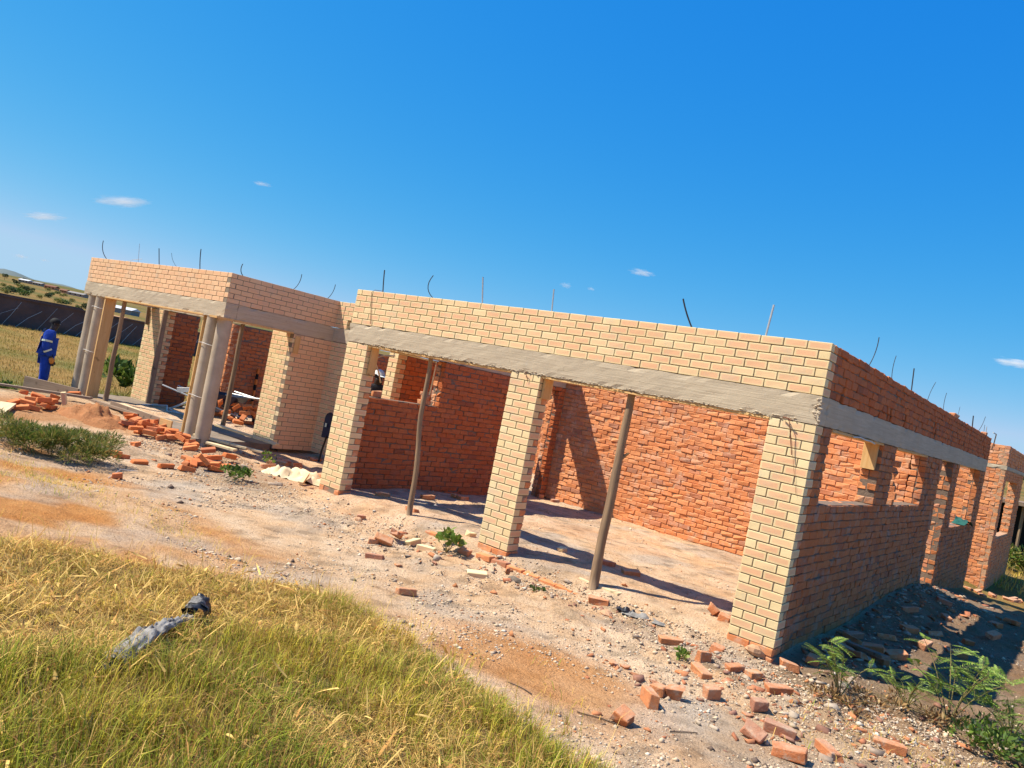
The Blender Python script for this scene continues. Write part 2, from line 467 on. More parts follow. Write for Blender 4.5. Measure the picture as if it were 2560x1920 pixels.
# ================================================================ HOUSE
house = thing('unfinished_house', 'unfinished single-storey brick house with double garage front and columned porch', 'house')
BR = []     # brick records
def hpart(name, mb, mat, smooth=False, label=None):
    o = mb.build(name, mat, house, smooth)
    if label: o['label'] = label
    return o
X_, Y_, Z_ = Vector((1, 0, 0)), Vector((0, 1, 0)), Vector((0, 0, 1))
def rec(c, ux, n, l, d, h, style, core, jit=0.):
    c = Vector(c); r = R.random()
    if jit:
        c = c + ux * R.uniform(-.006, .006) * jit + n * R.uniform(-.006, .006) * jit + Z_ * R.uniform(-.003, .003) * jit
        l *= 1 + R.uniform(-.01, .035) * jit; h *= 1 + R.uniform(.0, .10) * jit
    BR.append([c, ux, n, l, d, h, style, r, core])
def subtract(iv, a, b):
    out = []
    for s, e in iv:
        if b <= s or a >= e: out.append((s, e))
        else:
            if a > s: out.append((s, a))
            if b < e: out.append((b, e))
    return out
CW = .085
ZB, ZT, ZP = 2.125, 2.40, 2.91
def skin(core, o, ux, n, L, z0, z1, opens=(), style='red', off=.01, t0=None, t1=None, depth=.105, back=0.):
    """one skin of running bond; o is the point at u = 0 on the face plane"""
    ux = Vector(ux); n = Vector(n); o = Vector((o[0], o[1], 0))
    jit = .2 if style in ('face', 'facep') else 1.3 if style == 'redback' else 1.
    zc0 = round(z0 / CW) if z0 < 2.3 else 0
    for c in range(round((z1 - z0) / CW)):
        za = z0 + c * CW; zb = za + .075; idx = zc0 + c
        a0 = .115 if t0 is not None and idx % 2 == t0 else 0.
        a1 = .115 if t1 is not None and idx % 2 == t1 else 0.
        iv = [(a0, L - a1)]
        for (a, b, p, q) in opens:
            if p < zb - .02 and q > za + .02: iv = subtract(iv, a, b)
        f = off + (.115 if idx % 2 else 0.)
        for a, b in iv:
            j = math.floor((a - f) / .23) - 1
            while True:
                s = f + j * .23; e = s + .22; j += 1
                if s >= b - .03: break
                s = max(s, a); e = min(e, b)
                if e - s < .045: continue
                if b - e < .05 and b - e > .012: e = b
                c3 = o + ux * ((s + e) / 2) - n * (depth / 2 + back) + Z_ * ((za + zb) / 2)
                rec(c3, ux, n, e - s, depth, .075, style, core, jit)
def corebox(mb, o, ux, n, L, z0, z1, opens, thick, ins=.008, ins2=None, e0=.006, e1=.006):
    ux = Vector(ux); n = Vector(n); o = Vector((o[0], o[1], 0))
    ins2 = ins if ins2 is None else ins2
    us = sorted({0., L} | {v for a, b, _, _ in opens for v in (max(0, min(L, a)), max(0, min(L, b)))})
    for a, b in zip(us, us[1:]):
        if b - a < 1e-4: continue
        m = (a + b) / 2; iv = [(z0, z1 - (.012 if abs(z1 - ZP) < .01 else -.012 if abs(z1 - ZB) < .001 else .0))]
        hit_l = a == 0 or True
        for (p, q, r, s) in opens:
            if p < m < q: iv = subtract(iv, r - .004, s + .004)
        solid_nb = lambda u: any(p < u < q for p, q, _, _ in opens)
        a2 = a + (e0 if a == 0 else (.012 if solid_nb(a - .001) and not solid_nb(m) else 0.))
        b2 = b - (e1 if b == L else (.012 if solid_nb(b + .001) and not solid_nb(m) else 0.))
        for za, zb in iv:
            cc = o + ux * ((a2 + b2) / 2) - n * (ins + (thick - ins - ins2) / 2) + Z_ * ((za + zb) / 2)
            mb.obox(cc, ux, n, Z_, b2 - a2, thick - ins - ins2, zb - za)
def wall(name, o, ux, n, L, z0, z1, opens=(), outer='red', inner=None, off=.01, t0=None, t1=None, thick=.22, holes=(), mort=None):
    mb = MB()
    corebox(mb, o, ux, n, L, z0, z1, list(opens) + list(holes), thick, .007 if outer in ('face', 'facep') else .016 if outer == 'redback' else .014, .014 if inner == 'red' else .010)
    core = hpart(name, mb, M[mort or ('mort' if outer in ('face', 'facep') else 'mortl')])
    skin(core, o, ux, n, L, z0, z1, list(opens) + list(holes), outer, off, t0, t1)
    if inner:
        oo = Vector((o[0], o[1], 0)) - Vector(n) * thick
        skin(core, oo, ux, -Vector(n), L, z0, z1, opens, inner, off)
    return core
def pier(name, x0, x1, y0, z0, z1, hdr, right_only=False, base=2):
    """brick pier facing -Y: face brick in front, headers at the ends on courses of parity hdr, red bricks behind"""
    mb = MB(); mb.box(x0 + .008, x1 - .008, y0 + .007, y0 + .212, z0 - base * CW, z1 + .012)
    core = hpart(name, mb, M['mort'])
    for c in range(-base, round((z1 - z0) / CW)):
        z = z0 + c * CW + .0375
        st = 'face' if c >= 0 else 'red'
        a, b = x0, x1
        if c % 2 == hdr:
            if not right_only:
                rec((x0 + .0525, y0 + .11, z), Y_, -X_, .22, .105, .075, st, core); a += .115
            rec((x1 - .0525, y0 + .11, z), Y_, X_, .22, .105, .075, st, core, .2); b -= .115
        for y, s2 in ((y0 + .0525, st), (y0 + .1675, 'red')):
            n = max(1, round((b - a + .01) / .23)); u = a
            while u < b - .04:
                e = min(u + .22, b)
                if b - e < .05: e = b
                if right_only and u == a and c % 2 != hdr: e = u + .105
                rec(((u + e) / 2, y, z), X_, -Y_, e - u, .105, .075, s2, core, .2 if s2 == 'face' else .4)
                u = e + .01
    return core
def roughbox(x0, x1, y0, y1, z0, z1, seg=.1, amp=.006, lumps=0, mb=None):
    mb = mb or MB()
    def P(x, y, z):
        a = Vector((x, y, z)); n = noise.noise_vector(a * 3.) * amp + noise.noise_vector(a * 14.) * amp * .6
        e = (abs(x - x0) < 1e-4 or abs(x - x1) < 1e-4) + (abs(y - y0) < 1e-4 or abs(y - y1) < 1e-4) + (abs(z - z0) < 1e-4 or abs(z - z1) < 1e-4)
        if e >= 2:
            k = max(0., nz(x, y, z, 9.)) * .03
            cx, cy, cz = (x0 + x1) / 2, (y0 + y1) / 2, (z0 + z1) / 2
            a = a + Vector((math.copysign(k, cx - x) if abs(x - x0) < 1e-4 or abs(x - x1) < 1e-4 else 0, math.copysign(k, cy - y) if abs(y - y0) < 1e-4 or abs(y - y1) < 1e-4 else 0, math.copysign(k * .6, cz - z) if abs(z - z0) < 1e-4 or abs(z - z1) < 1e-4 else 0))
        return tuple(a + n)
    def side(fn, la, lb):
        na = max(1, round(la / seg)); nb = max(1, round(lb / min(seg, .06)))
        mb.sheet(lambda u, v: P(*fn(u, v)), na, nb)
    lx, ly, lz = x1 - x0, y1 - y0, z1 - z0
    side(lambda u, v: (x0 + u * lx, y0, z0 + v * lz), lx, lz); side(lambda u, v: (x1 - u * lx, y1, z0 + v * lz), lx, lz)
    side(lambda u, v: (x1, y0 + u * ly, z0 + v * lz), ly, lz); side(lambda u, v: (x0, y1 - u * ly, z0 + v * lz), ly, lz)
    side(lambda u, v: (x0 + u * lx, y0 + v * ly, z1), lx, ly); side(lambda u, v: (x0 + u * lx, y1 - v * ly, z0), lx, ly)
    return mb
def lump(mb, c, s, br=0.):
    v = np.array([(1, 0, 0), (-1, 0, 0), (0, 1, 0), (0, -1, 0), (0, 0, 1), (0, 0, -1)], float)
    v = v * np.array([[R.uniform(.6, 1.2)] for _ in range(6)]) * np.array(s) + np.array(c)
    mb.add(v, [(0, 2, 4), (2, 1, 4), (1, 3, 4), (3, 0, 4), (2, 0, 5), (1, 2, 5), (3, 1, 5), (0, 3, 5)], None, br)

# --- garage front
pier('pier', .01, .46, 0, 0, ZB, 1); pier('pier', 3.115, 3.565, 0, 0, ZB, 0); pier('pier', 6.335, 6.785, 0, 0, ZB, 0)
mb = MB(); mb.box(.018, 6.777, .007, .212, ZT, ZP - .012); gp = hpart('parapet_wall', mb, M['mort'])
for c in range(6):
    z = ZT + c * CW + .0375; A = c % 2 == 1
    if not A: rec((6.7325, .11, z), Y_, X_, .22, .105, .075, 'face', gp, .2)
    else: rec((.0625, .11, z), Y_, -X_, .22, .105, .075, 'face', gp)
    u = .125 if A else .01
    while u < (6.78 if A else 6.675):
        rec((u + .11, .0525, z), X_, -Y_, .22, .105, .075, 'face', gp, .2); rec((u + .11, .1675, z), X_, -Y_, .22, .105, .075, 'red', gp, .4); u += .23
# --- right side wall
W1, W2, W3, W4 = (.53 - .23, 2.87 - .23, 1.36, ZB), (3.63 - .23, 5.9 - .23, 1.36, ZB), (7.28 - .23, 8.55 - .23, -.6, ZB), (9.27 - .23, 12.35 - .23, .93, ZB)
wall('side_wall', (6.785, .23), Y_, X_, W3[0], -.425, ZB, (W1, W2), 'redsmear_shade', 'red', mort='mort_shade')
wall('side_wall', (6.785, .23 + W3[1]), Y_, X_, 13.07 - W3[1], -.68, ZB, ((W4[0] - W3[1], W4[1] - W3[1], W4[2], W4[3]),), 'redsmear_shade', 'red', mort='mort_shade')
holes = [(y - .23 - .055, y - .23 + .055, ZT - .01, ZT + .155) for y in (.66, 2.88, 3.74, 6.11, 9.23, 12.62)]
wall('side_parapet', (6.785, .23), Y_, X_, 13.07, ZT, ZP, (), 'redshade', 'red', holes=holes, mort='mort_shade')
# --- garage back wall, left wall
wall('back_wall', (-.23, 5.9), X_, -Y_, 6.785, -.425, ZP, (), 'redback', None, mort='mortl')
wall('inner_side_wall', (0.0, .23), Y_, X_, 5.67, -.255, ZB, ((.2, 1.97, 1.36, ZB + .1), (4.4, 5.45, -.3, 2.04)), 'redshade', 'red', mort='mort_shade')
wall('inner_side_parapet', (0.0, .23), Y_, X_, 5.67, ZT, ZP, (), 'red', None)
# --- entrance wall at the inner corner of the porch
wall('entrance_wall', (-2.89, 2.05), X_, -Y_, .51, 0, ZB, (), 'face', 'red', off=.0)
pier('entrance_pier', -1.26, -1.03, 2.05, 0, ZB, 0)
wall('entrance_parapet', (-2.91, 2.05), X_, -Y_, 2.68, ZT, ZP, ((.36, .56, ZT - .01, ZT + .16),), 'face', 'red', off=.0)
wall('hall_wall', (-1.03, 2.28), Y_, X_, 3.4, -.255, ZB, (), 'redshade', None, mort='mort_shade')
# --- porch pillar, house front pier
wall('porch_pillar', (-3.53, 1.17), X_, -Y_, .65, 0, ZB, (), 'face', None, off=-.02, t1=0)
wall('porch_pillar_side', (-2.88, 1.17), Y_, X_, .88, 0, ZB, (), 'facep', None, t0=1)
pier('house_corner_pier', -8.30, -7.47, 1.17, 0, ZB, 0, base=1)
# --- porch parapet
wall('porch_parapet', (-8.17, -.27), X_, -Y_, 5.29, ZT, ZP, (), 'facep', None, off=.0, t1=0)
wall('porch_parapet_side', (-2.88, -.27), Y_, X_, 2.325, ZT, ZP, (), 'facep', None, t0=1)
# --- inner walls of the house seen through the porch
wall('room_wall', (-7.80, 1.39), Y_, X_, .78, -.17, ZB, (), 'redshade', None, mort='mort_shade')
wall('room_partition', (-6.95, 2.5), Y_, X_, 6.2, -.17, ZB, (), 'redshade', None, mort='mort_shade')
wall('room_partition_end', (-7.17, 2.5 - .004), X_, -Y_, .22, -.17, ZB, (), 'red', None)
wall('room_back_wall', (-6.9, 8.6), X_, -Y_, 5.6, -.17, ZB, (), 'red', None)
# --- far wing
wall('wing_front_wall', (4.2, 15.7), X_, -Y_, 2.76, -1.19, 2.295, (), 'redsmear', None, t1=0)
wall('wing_side_wall', (6.96, 15.7), Y_, X_, 5.6, -1.19, 2.295, ((.55, 3.9, .55, 2.02),), 'redsmear', 'red', t0=1)
wall('wing_front_parapet', (4.2, 15.7), X_, -Y_, 2.76, ZT, ZP, (), 'red', None, t1=0)
wall('wing_side_parapet', (6.96, 15.7), Y_, X_, 5.6, ZT, ZP, (), 'red', None, t0=1, holes=((.5, .61, ZT, ZT + .155), (2.9, 3.01, ZT, ZT + .155)))
# red stub bricks on top of the side parapet
for y in (8.0, 8.24, 12.55):
    rec((6.70, y, ZP + .034), Y_, X_, .22, .105, .07, 'red', gp, 1.)
# --- ring beams
def beam(x0, x1, y0, y1, z0=ZB, z1=ZT, edge=None):
    mb = roughbox(x0, x1, y0, y1, z0 + .001, z1 - .004)
    if edge:
        ax, at, u0, u1 = edge
        u = u0
        while u < u1:
            s = R.uniform(.006, .016); d = R.uniform(0, .012)
            c = (u, at - d * .3, z0 + R.uniform(-.004, .028)) if ax == 'x' else (at + d * .3, u, z0 + R.uniform(-.004, .028))
            lump(mb, c, (s * 1.7, s * .6, s * .6) if ax == 'x' else (s * .6, s * 1.7, s * .6))
            u += R.uniform(.012, .05)
    return hpart('ring_beam', mb, M['beam'])
beam(.0, 6.79, -.006, .229, edge=('x', -.006, .3, 6.6))
beam(6.560, 6.792, .228, 13.30)
beam(-.228, -.004, .228, 5.89); beam(-3.0, -.23, 2.044, 2.27, ZB + .004, ZT - .003)
beam(-8.176, -2.874, -.276, -.04, edge=('x', -.276, -8.1, -2.95)); beam(-3.11, -2.874, -.038, 2.12)
beam(-8.176, -7.94, -.038, 1.16); beam(-8.29, -3.55, 1.172, 1.39)
beam(4.2, 6.968, 15.694, 15.92, 2.295); beam(6.74, 6.968, 15.922, 21.3, 2.295)
mb = MB()
for k in range(60):
    lump(mb, (6.79 - abs(R.gauss(0, .035)), -.004 + R.uniform(-.006, .01), R.uniform(ZB + .0, ZT - .03)), (.02, .012, .018))
hpart('broken_beam_corner', mb, M['conc'])
# --- porch columns, slab
for x, y, zb in ((-7.90, -.155, -.02), (-7.57, -.155, -.02), (-3.335, -.155, -.05), (-3.0, -.155, -.05)):
    mb = MB(); n = 24
    rr = .1225
    zs = np.linspace(zb, 2.16, 30)
    pts = [(x + .004 * nz(z, x, 1, 1.5), y + .004 * nz(z, x, 7, 1.5), z) for z in zs]
    mb.tube(pts, [rr + .0025 * nz(z, x * 3, 0, 6.) + (.002 if k % 9 == 4 else 0) for k, z in enumerate(zs)], n)
    col_ = hpart('column', mb, M['conc'], True)
    mb = MB()
    for k in range(26):
        a = R.uniform(0, 6.28); r = R.uniform(.08, .19)
        lump(mb, (x + r * math.cos(a), y + r * math.sin(a), gh(x, y) + .05 + R.uniform(-.02, .07) * (1.2 - r * 4)), (.05, .05, .045))
    mb.build('mortar_base', M['conc'], col_)
mb = roughbox(-8.28, -2.9, -.33, 1.165, -.25, .07, .2, .01)
hpart('porch_slab', mb, M['slab'])
mb = roughbox(-8.25, -3.0, 1.40, 9., -.3, .0, .4, .01); hpart('room_floor', mb, M['slab'])

# --- roof ties and bent bars standing out of the wall tops
def tie(b, t, mat, r=.006, bend=0., flat=False):
    b = Vector(b); t = Vector(t); d = t - b
    sd = d.cross(Vector((_f.x, _f.y, _f.z))).normalized()
    pts = []
    for k in range(9):
        u = k / 8; pts.append(b + d * u + sd * bend * 4 * u * (1 - u) * d.length)
    mb = MB(); mb.tube(pts, r, 6 if not flat else 4); hpart('roof_tie', mb, mat)
TIES = [(-7.67, -.15, 2.88, -7.81, -.26, 3.27, .007, .14, 0), (-6.39, -.15, 2.88, -6.43, -.18, 3.28, .004, 0, 1), (-5.56, -.15, 2.88, -5.62, -.19, 3.22, .0075, 0, 0),
 (-4.85, -.15, 2.88, -4.99, -.26, 3.14, .003, .1, 0), (-4.10, -.15, 2.88, -4.14, -.19, 3.27, .008, .02, 0), (-3.0, .05, 2.88, -3.06, 0, 3.11, .007, .2, 0),
 (-3.0, 1.01, 2.86, -2.89, 1.09, 3.2, .006, -.12, 0), (-3.0, 1.8, 2.86, -2.9, 1.88, 3.19, .006, -.1, 0), (.44, .11, 2.88, .41, .08, 3.23, .0085, .01, 0),
 (1.51, .11, 2.88, 1.43, .05, 3.21, .006, .26, 0), (2.35, .11, 2.88, 2.30, .07, 3.25, .010, 0, 1), (3.46, .11, 2.88, 3.44, .09, 3.18, .009, 0, 1),
 (5.32, .11, 2.88, 5.19, 0, 3.19, .009, .03, 0), (6.1, .11, 2.88, 6.12, .12, 3.23, .011, 0, 1),
 (6.67, 1.81, 2.88, 6.73, 1.85, 3.27, .005, -.06, 0), (6.67, 3.16, 2.88, 6.66, 3.15, 3.25, .004, .05, 0), (6.67, 4.40, 2.88, 6.65, 4.38, 3.26, .008, 0, 0),
 (6.67, 5.61, 2.88, 6.73, 5.66, 3.24, .004, .04, 0), (6.67, 7.21, 2.88, 6.66, 7.2, 3.24, .004, .05, 0), (6.67, 8.69, 2.88, 6.68, 8.7, 3.16, .003, 0, 0),
 (6.67, 10.81, 2.88, 6.65, 10.79, 3.18, .011, 0, 0), (6.67, 11.6, 2.88, 6.76, 11.67, 3.26, .005, -.05, 0), (6.67, 12.71, 2.88, 6.66, 12.7, 3.15, .004, 0, 0), (6.67, 13.1, 2.88, 6.66, 13.1, 3.14, .008, 0, 1)]
for (a, b, c, d, e, f, r, bend, g) in TIES:
    tie((a, b, c), (d, e, f), M['galv'] if g else M['steel'], r, bend)
mb = MB(); mb.tube([(-6.9, -.14, 2.915), (-6.6, -.15, 2.96), (-6.25, -.16, 2.99)], .004, 5); hpart('loose_wire', mb, M['wire'])
mb = MB(); mb.tube([(.44, .1, 2.925), (.36, .02, 2.918), (.335, -.012, 2.88), (.40, -.012, 2.6), (.44, -.012, 2.42)], .004, 5); hpart('hanging_wire', mb, M['rust'])
mb = MB(); mb.tube([(6.52, -.02, 2.13), (6.55, -.055, 2.10), (6.62, -.035, 1.80)], .0045, 5); mb.tube([(6.55, -.055, 2.10), (6.6, -.02, 1.9), (6.72, -.012, 1.45)], .0018, 4); mb.tube([(6.47, -.02, 2.14), (6.53, -.05, 2.135), (6.56, -.05, 2.12)], .007, 5)
hpart('hanging_wire', mb, M['rust'])
mb = MB(); mb.tube([(3.33, -.012, 2.11), (3.36, -.04, 2.14), (3.40, -.014, 2.02)], .004, 5); hpart('hanging_wire', mb, M['rust'])
mb = MB(); mb.tube([(6.9, 12.2, 2.98), (6.93, 12.5, 2.97), (6.87, 13.0, 2.82), (6.83, 13.2, 2.66)], .012, 5); hpart('loose_strap', mb, M['wire'])
mb = MB(); mb.tube([(6.80, 1.3, 2.10), (6.82, 1.5, 2.115), (6.82, 1.75, 2.10), (6.81, 2.0, 2.105), (6.82, 2.2, 2.085)], .008, 5); hpart('loose_wire', mb, M['wire'])

# --- turn brick records into objects and brickwork
CS = [(a, b, c) for a in (-1, 1) for b in (-1, 1) for c in (-1, 1)]
def _tmpl():
    idx = {}; k = 0
    for s in CS:
        for ax in range(3): idx[(s, ax)] = k; k += 1
    F = []
    for ax in range(3):
        o1, o2 = [a for a in range(3) if a != ax]
        for sg in (-1, 1):
            q = []
            for (a, b) in ((-1, -1), (1, -1), (1, 1), (-1, 1)):
                s = [0, 0, 0]; s[ax] = sg; s[o1] = a; s[o2] = b; q.append(idx[(tuple(s), ax)])
            F.append(q)
    for ax in range(3):
        o1, o2 = [a for a in range(3) if a != ax]
        for a in (-1, 1):
            for b in (-1, 1):
                s0 = [0, 0, 0]; s0[o1] = a; s0[o2] = b; s1 = list(s0); s0[ax] = -1; s1[ax] = 1
                F.append([idx[(tuple(s0), o1)], idx[(tuple(s1), o1)], idx[(tuple(s1), o2)], idx[(tuple(s0), o2)]])
    for s in CS: F.append([idx[(s, 0)], idx[(s, 1)], idx[(s, 2)]])
    V = np.zeros((24, 3))
    for (s, ax), i in idx.items():
        V[i] = [c if a == ax else c * .8 for a, c in enumerate(s)]
    G = []
    for q in F:
        p = V[q]; nrm = np.cross(p[1] - p[0], p[2] - p[0])
        G.append(tuple(q) if nrm @ p.mean(0) > 0 else tuple(reversed(q)))
    S = np.zeros((24, 3)); E = np.zeros((24, 3))
    for (s, ax), i in idx.items():
        S[i] = s; E[i] = [0 if a == ax else -c for a, c in enumerate(s)]
    return S, E, G
BS, BE, BF = _tmpl()
RNG = np.random.default_rng(11)
CN = {}
for i_, s_ in enumerate(BS): CN.setdefault(tuple(s_), []).append(i_)
def brickgeo(l, d, h, bev, jit, chip=0.):
    hd = np.array((l / 2, d / 2, h / 2))
    v = BS * hd + BE * bev
    if jit:
        for ids in CN.values():
            j = RNG.normal(0, jit, 3)
            if chip and RNG.random() < chip: j = -BS[ids[0]] * RNG.uniform(.004, .018, 3) * np.array((1.4, .8, .7))
            v[ids] += j
    return v, v / hd
STY = dict(facep=(.0032, .0009, M['facep']), redback=(.008, .0045, M['red']), face=(.0032, .0009, M['face']), red=(.007, .0035, M['red']), redsmear=(.007, .0035, M['redsmear']), redshade=(.007, .0035, M['redshade']), redsmear_shade=(.006, .003, M['redsmear_shade']))
score = []
for i, (c, ux, n, l, d, h, st, r, core) in enumerate(BR):
    v = CAMP - c; dep = (c - CAMP).dot(_f)
    sgn = n.dot(v.normalized())
    if ux.dot(v) > 0 and st == 'face' and abs(ux.y) > .5 and abs(n.x) > .5: sgn = max(sgn, .6)
    score.append(l * h * max(0., sgn) / max(dep, 1) ** 2 if sgn > .05 else 0)
sel = set()
for st, ok in (('face', lambda b: b[0].x > -.1 and b[0].y < .3), ('red', lambda b: b[0].x > -.2 and b[0].y < 9)):
    ids = [i for i, b in enumerate(BR) if (b[6] == st or st == 'red' and b[6] in ('redshade', 'redsmear_shade', 'redback')) and ok(b) and score[i] > 0]
    # bricks that the front wall does not hide
    if st == 'red':
        def vis(b):
            c = b[0]; t = -CAMP.y / (c.y - CAMP.y); x = CAMP.x + (c.x - CAMP.x) * t; z = CAMP.z + (c.z - CAMP.z) * t
            if c.y < .3: return True
            if abs(b[2].x) > .5 and c.x > 6.7: return True
            return z < ZB and (.46 < x < 3.1 or 3.6 < x < 6.33)
        ids = [i for i in ids if vis(BR[i])]
    ids.sort(key=lambda i: -score[i]); sel.update(ids[:300])
MESH = {}
rest = {}
for i, (c, ux, n, l, d, h, st, r, core) in enumerate(BR):
    bev, jit, mat = STY[st]
    if i in sel:
        key = (st, round(l, 2), R.randrange(5))
        if key not in MESH:
            v, bl = brickgeo(key[1], .105, .075, bev, jit, .12 if st not in ('face', 'facep') else 0)
            mb = MB(); mb.add(v, BF, bl); me = mb.mesh('face_brick' if st == 'face' else 'red_brick'); me.materials.append(mat); MESH[key] = me
        o = put('face_brick' if st == 'face' else 'red_brick', MESH[key], core)
        o.matrix_local = Matrix((tuple(ux) + (0,), tuple(n) + (0,), tuple(ux.cross(n)) + (0,), (0, 0, 0, 1))).transposed()
        o.location = c
        if st != 'face': o.rotation_mode = 'XYZ'
    else:
        v, bl = brickgeo(l, d, h, bev, jit, .12 if st not in ('face', 'facep') else 0)
        A = np.array([tuple(ux), tuple(n), tuple(ux.cross(n))])
        if st not in ('face', 'facep'):
            a = R.gauss(0, .007); ca, sa = math.cos(a), math.sin(a)
            v = v @ np.array([[ca, 0, sa], [0, 1, 0], [-sa, 0, ca]])
        rest.setdefault(st, MB()).add(v @ A + np.array(c), BF, bl, r)
for st, mb in rest.items():
    tag(hpart({'face': 'face_brickwork', 'red': 'red_brickwork', 'redsmear': 'wing_brickwork', 'redshade': 'inner_brickwork', 'redsmear_shade': 'side_brickwork', 'facep': 'porch_brickwork', 'redback': 'back_wall_brickwork'}[st], mb, STY[st][2]), kind='stuff')

# ================================================================ TIMBER PROPS AND FORMWORK
def boards(name, label, cat, c, l, d, h, mat, rz=0., ry=0., rx=0., group=None):
    """a sawn board, length along local x"""
    mb = MB()
    v, bl = brickgeo(l, d, h, .003, .0015); mb.add(v, BF, bl)
    o = mb.build(name, mat); o.location = c; o.rotation_euler = (rx, ry, rz)
    return tag(o, label, cat, group)
def prop(label, base, top, r0, r1, stub=None, mat=None, group=None):
    t = thing('wooden_prop', label, 'prop', base, 0., group)
    d = Vector(top) - Vector(base); pts = []; rr = []
    for k in range(15):
        u = k / 14
        w = d * u + Vector((nz(u, base[0], 2, 2.5), nz(u, base[0], 8, 2.5), 0)) * .042 * math.sin(math.pi * u)
        pts.append(w); rr.append((r0 + (r1 - r0) * u) * (1 + .09 * nz(u, base[0], 4, 7.)))
    mb = MB(); mb.tube(pts, rr, 12); mb.build('shaft', mat or M['pole'], t, True)
    if stub:
        u, dx, dy, dz = stub
        p = d * u; mb = MB(); mb.tube([p, p + Vector((dx, dy, dz)) * .6, p + Vector((dx, dy, dz))], [r0 * .5, r0 * .33, r0 * .22], 7)
        mb.build('branch_stub', mat or M['pole'], t, True)
    return t
prop('slim grey-brown pole propping the beam of the left garage opening', (1.74, .17, -.06), (1.62, .12, 2.10), .040, .031)
prop('thick peeled pole with a short branch stub propping the right garage opening', (4.78, .03, -.08), (4.74, .12, 2.10), .056, .042, (.66, .09, .03, .1))
prop('crooked thin pole between left porch columns and the brick corner pier', (-6.72, -.1, .06), (-6.62, -.15, 2.12), .05, .038)
prop('thin pole standing deep inside the porch room', (-6.55, 1.62, .0), (-6.5, 1.55, 2.13), .045, .035)
prop('pole standing between the right porch columns and the face brick pillar', (-4.58, 1.2, .0), (-4.64, 1.24, 2.13), .05, .04)
boards('pine_plank', 'upright orange pine plank strapped beside the left porch columns', 'plank', (-7.22, -.15, 1.08), 2.14, .22, .045, M['pineh'], 0, D(90))
boards('pine_batten', 'narrow upright pine batten wired to the right porch columns', 'batten', (-3.52, -.22, 1.08), 2.14, .05, .035, M['pineh'], 0, D(90))
boards('weathered_post', 'weathered plank standing against the right edge of the corner pier', 'plank', (-7.40, 1.12, 1.06), 2.12, .10, .05, M['oldwood'], 0, D(90))
mb = MB()
for x in (-3.43, -7.67):
    for z in (.75, 1.65) if x > -5 else (1.0, 1.9):
        r = .155; mb.tube([(x + .1 + r * math.cos(a) * 1.5, -.155 + r * math.sin(a), z + .01 * math.sin(3 * a)) for a in np.linspace(0, 6.28, 25)], .005, 5)
mb.build('binding_wire', M['wire'], house)
# soffit boards left under the beams
for a, b in ((.465, 3.11), (3.57, 6.33)):
    mb = MB(); v, bl = brickgeo(b - a, .225, .026, .002, .0015); mb.add(v + np.array(((a + b) / 2, .117, 2.110)), BF, bl)
    hpart('soffit_board', mb, M['pineh'])
for a, b, y in ((-7.2, -3.5, -.16),):
    mb = MB(); v, bl = brickgeo(b - a, .25, .03, .002, .002); mb.add(v + np.array(((a + b) / 2, y, 2.132)), BF, bl); hpart('soffit_board', mb, M['pineh'])
mb = MB(); v, bl = brickgeo(1.55, .24, .034, .002, .002); mb.add(v[:, [1, 0, 2]] * np.array((1, 1, 1)) + np.array((-2.985, .38, 2.128)), [tuple(reversed(f)) for f in BF], bl); hpart('soffit_board', mb, M['pineh'])
mb = MB(); v, bl = brickgeo(2.3, .22, .028, .002, .002); mb.add(v[:, [1, 0, 2]] + np.array((6.672, 1.70, 2.108)), [tuple(reversed(f)) for f in BF], bl); hpart('soffit_board', mb, M['pineh'])
mb = MB(); v, bl = brickgeo(2.2, .22, .028, .002, .002); mb.add(v[:, [1, 0, 2]] + np.array((6.672, 4.76, 2.108)), [tuple(reversed(f)) for f in BF], bl); hpart('soffit_board', mb, M['pineh'])
boards('form_board', 'short orange form board hanging in the first side window', 'board', (6.645, 2.845, 1.95), .34, .17, .04, M['pineh'], D(90), D(90), 0)
boards('form_board', 'short board left against the reveal of the left garage pier', 'board', (.485, .135, 1.90), .40, .13, .035, M['pineh'], 0, D(90))
boards('form_board', 'short board left against the reveal of the middle garage pier', 'board', (3.59, .14, 1.985), .26, .17, .035, M['pineh'], 0, D(90))
boards('form_board', 'small dark board hanging at the top corner of the porch pillar', 'board', (-2.86, 1.26, 1.93), .32, .11, .03, M['pineh'], 0, D(90), 0)
boards('form_board', 'short weathered board hanging on the house corner pier', 'board', (-8.18, 1.14, 1.93), .4, .08, .03, M['oldwood'], 0, D(84), 0)
# formwork round the porch slab
boards('formwork_plank', 'long brown formwork plank on edge in front of the porch slab', 'plank', (-4.75, -.40, .11), 2.1, .035, .23, M['oldwood'], D(1))
boards('formwork_plank', 'short upright form board at the foot of the right porch columns', 'board', (-3.72, -.43, .12), .32, .03, .24, M['pineh'], D(8))
boards('formwork_plank', 'thin weathered plank lying along the top of the porch edge', 'plank', (-6.4, -.47, .12), 3.4, .10, .045, M['oldwood'], D(2), D(-1))
boards('formwork_plank', 'brown plank on edge at the far left end of the porch', 'plank', (-7.75, -.72, .08), 1.45, .04, .34, M['oldwood'], D(19))
boards('formwork_plank', 'long thin plank lying on the grass at the left picture edge', 'plank', (-7.0, -1.75, .17), 3.0, .12, .04, M['oldwood'], D(42), D(-2))
boards('pale_plank', 'wide pale plank lying at the left edge below the brick heap', 'plank', (-4.35, -2.72, .10), .95, .22, .04, M['pale'], D(-28), D(3))
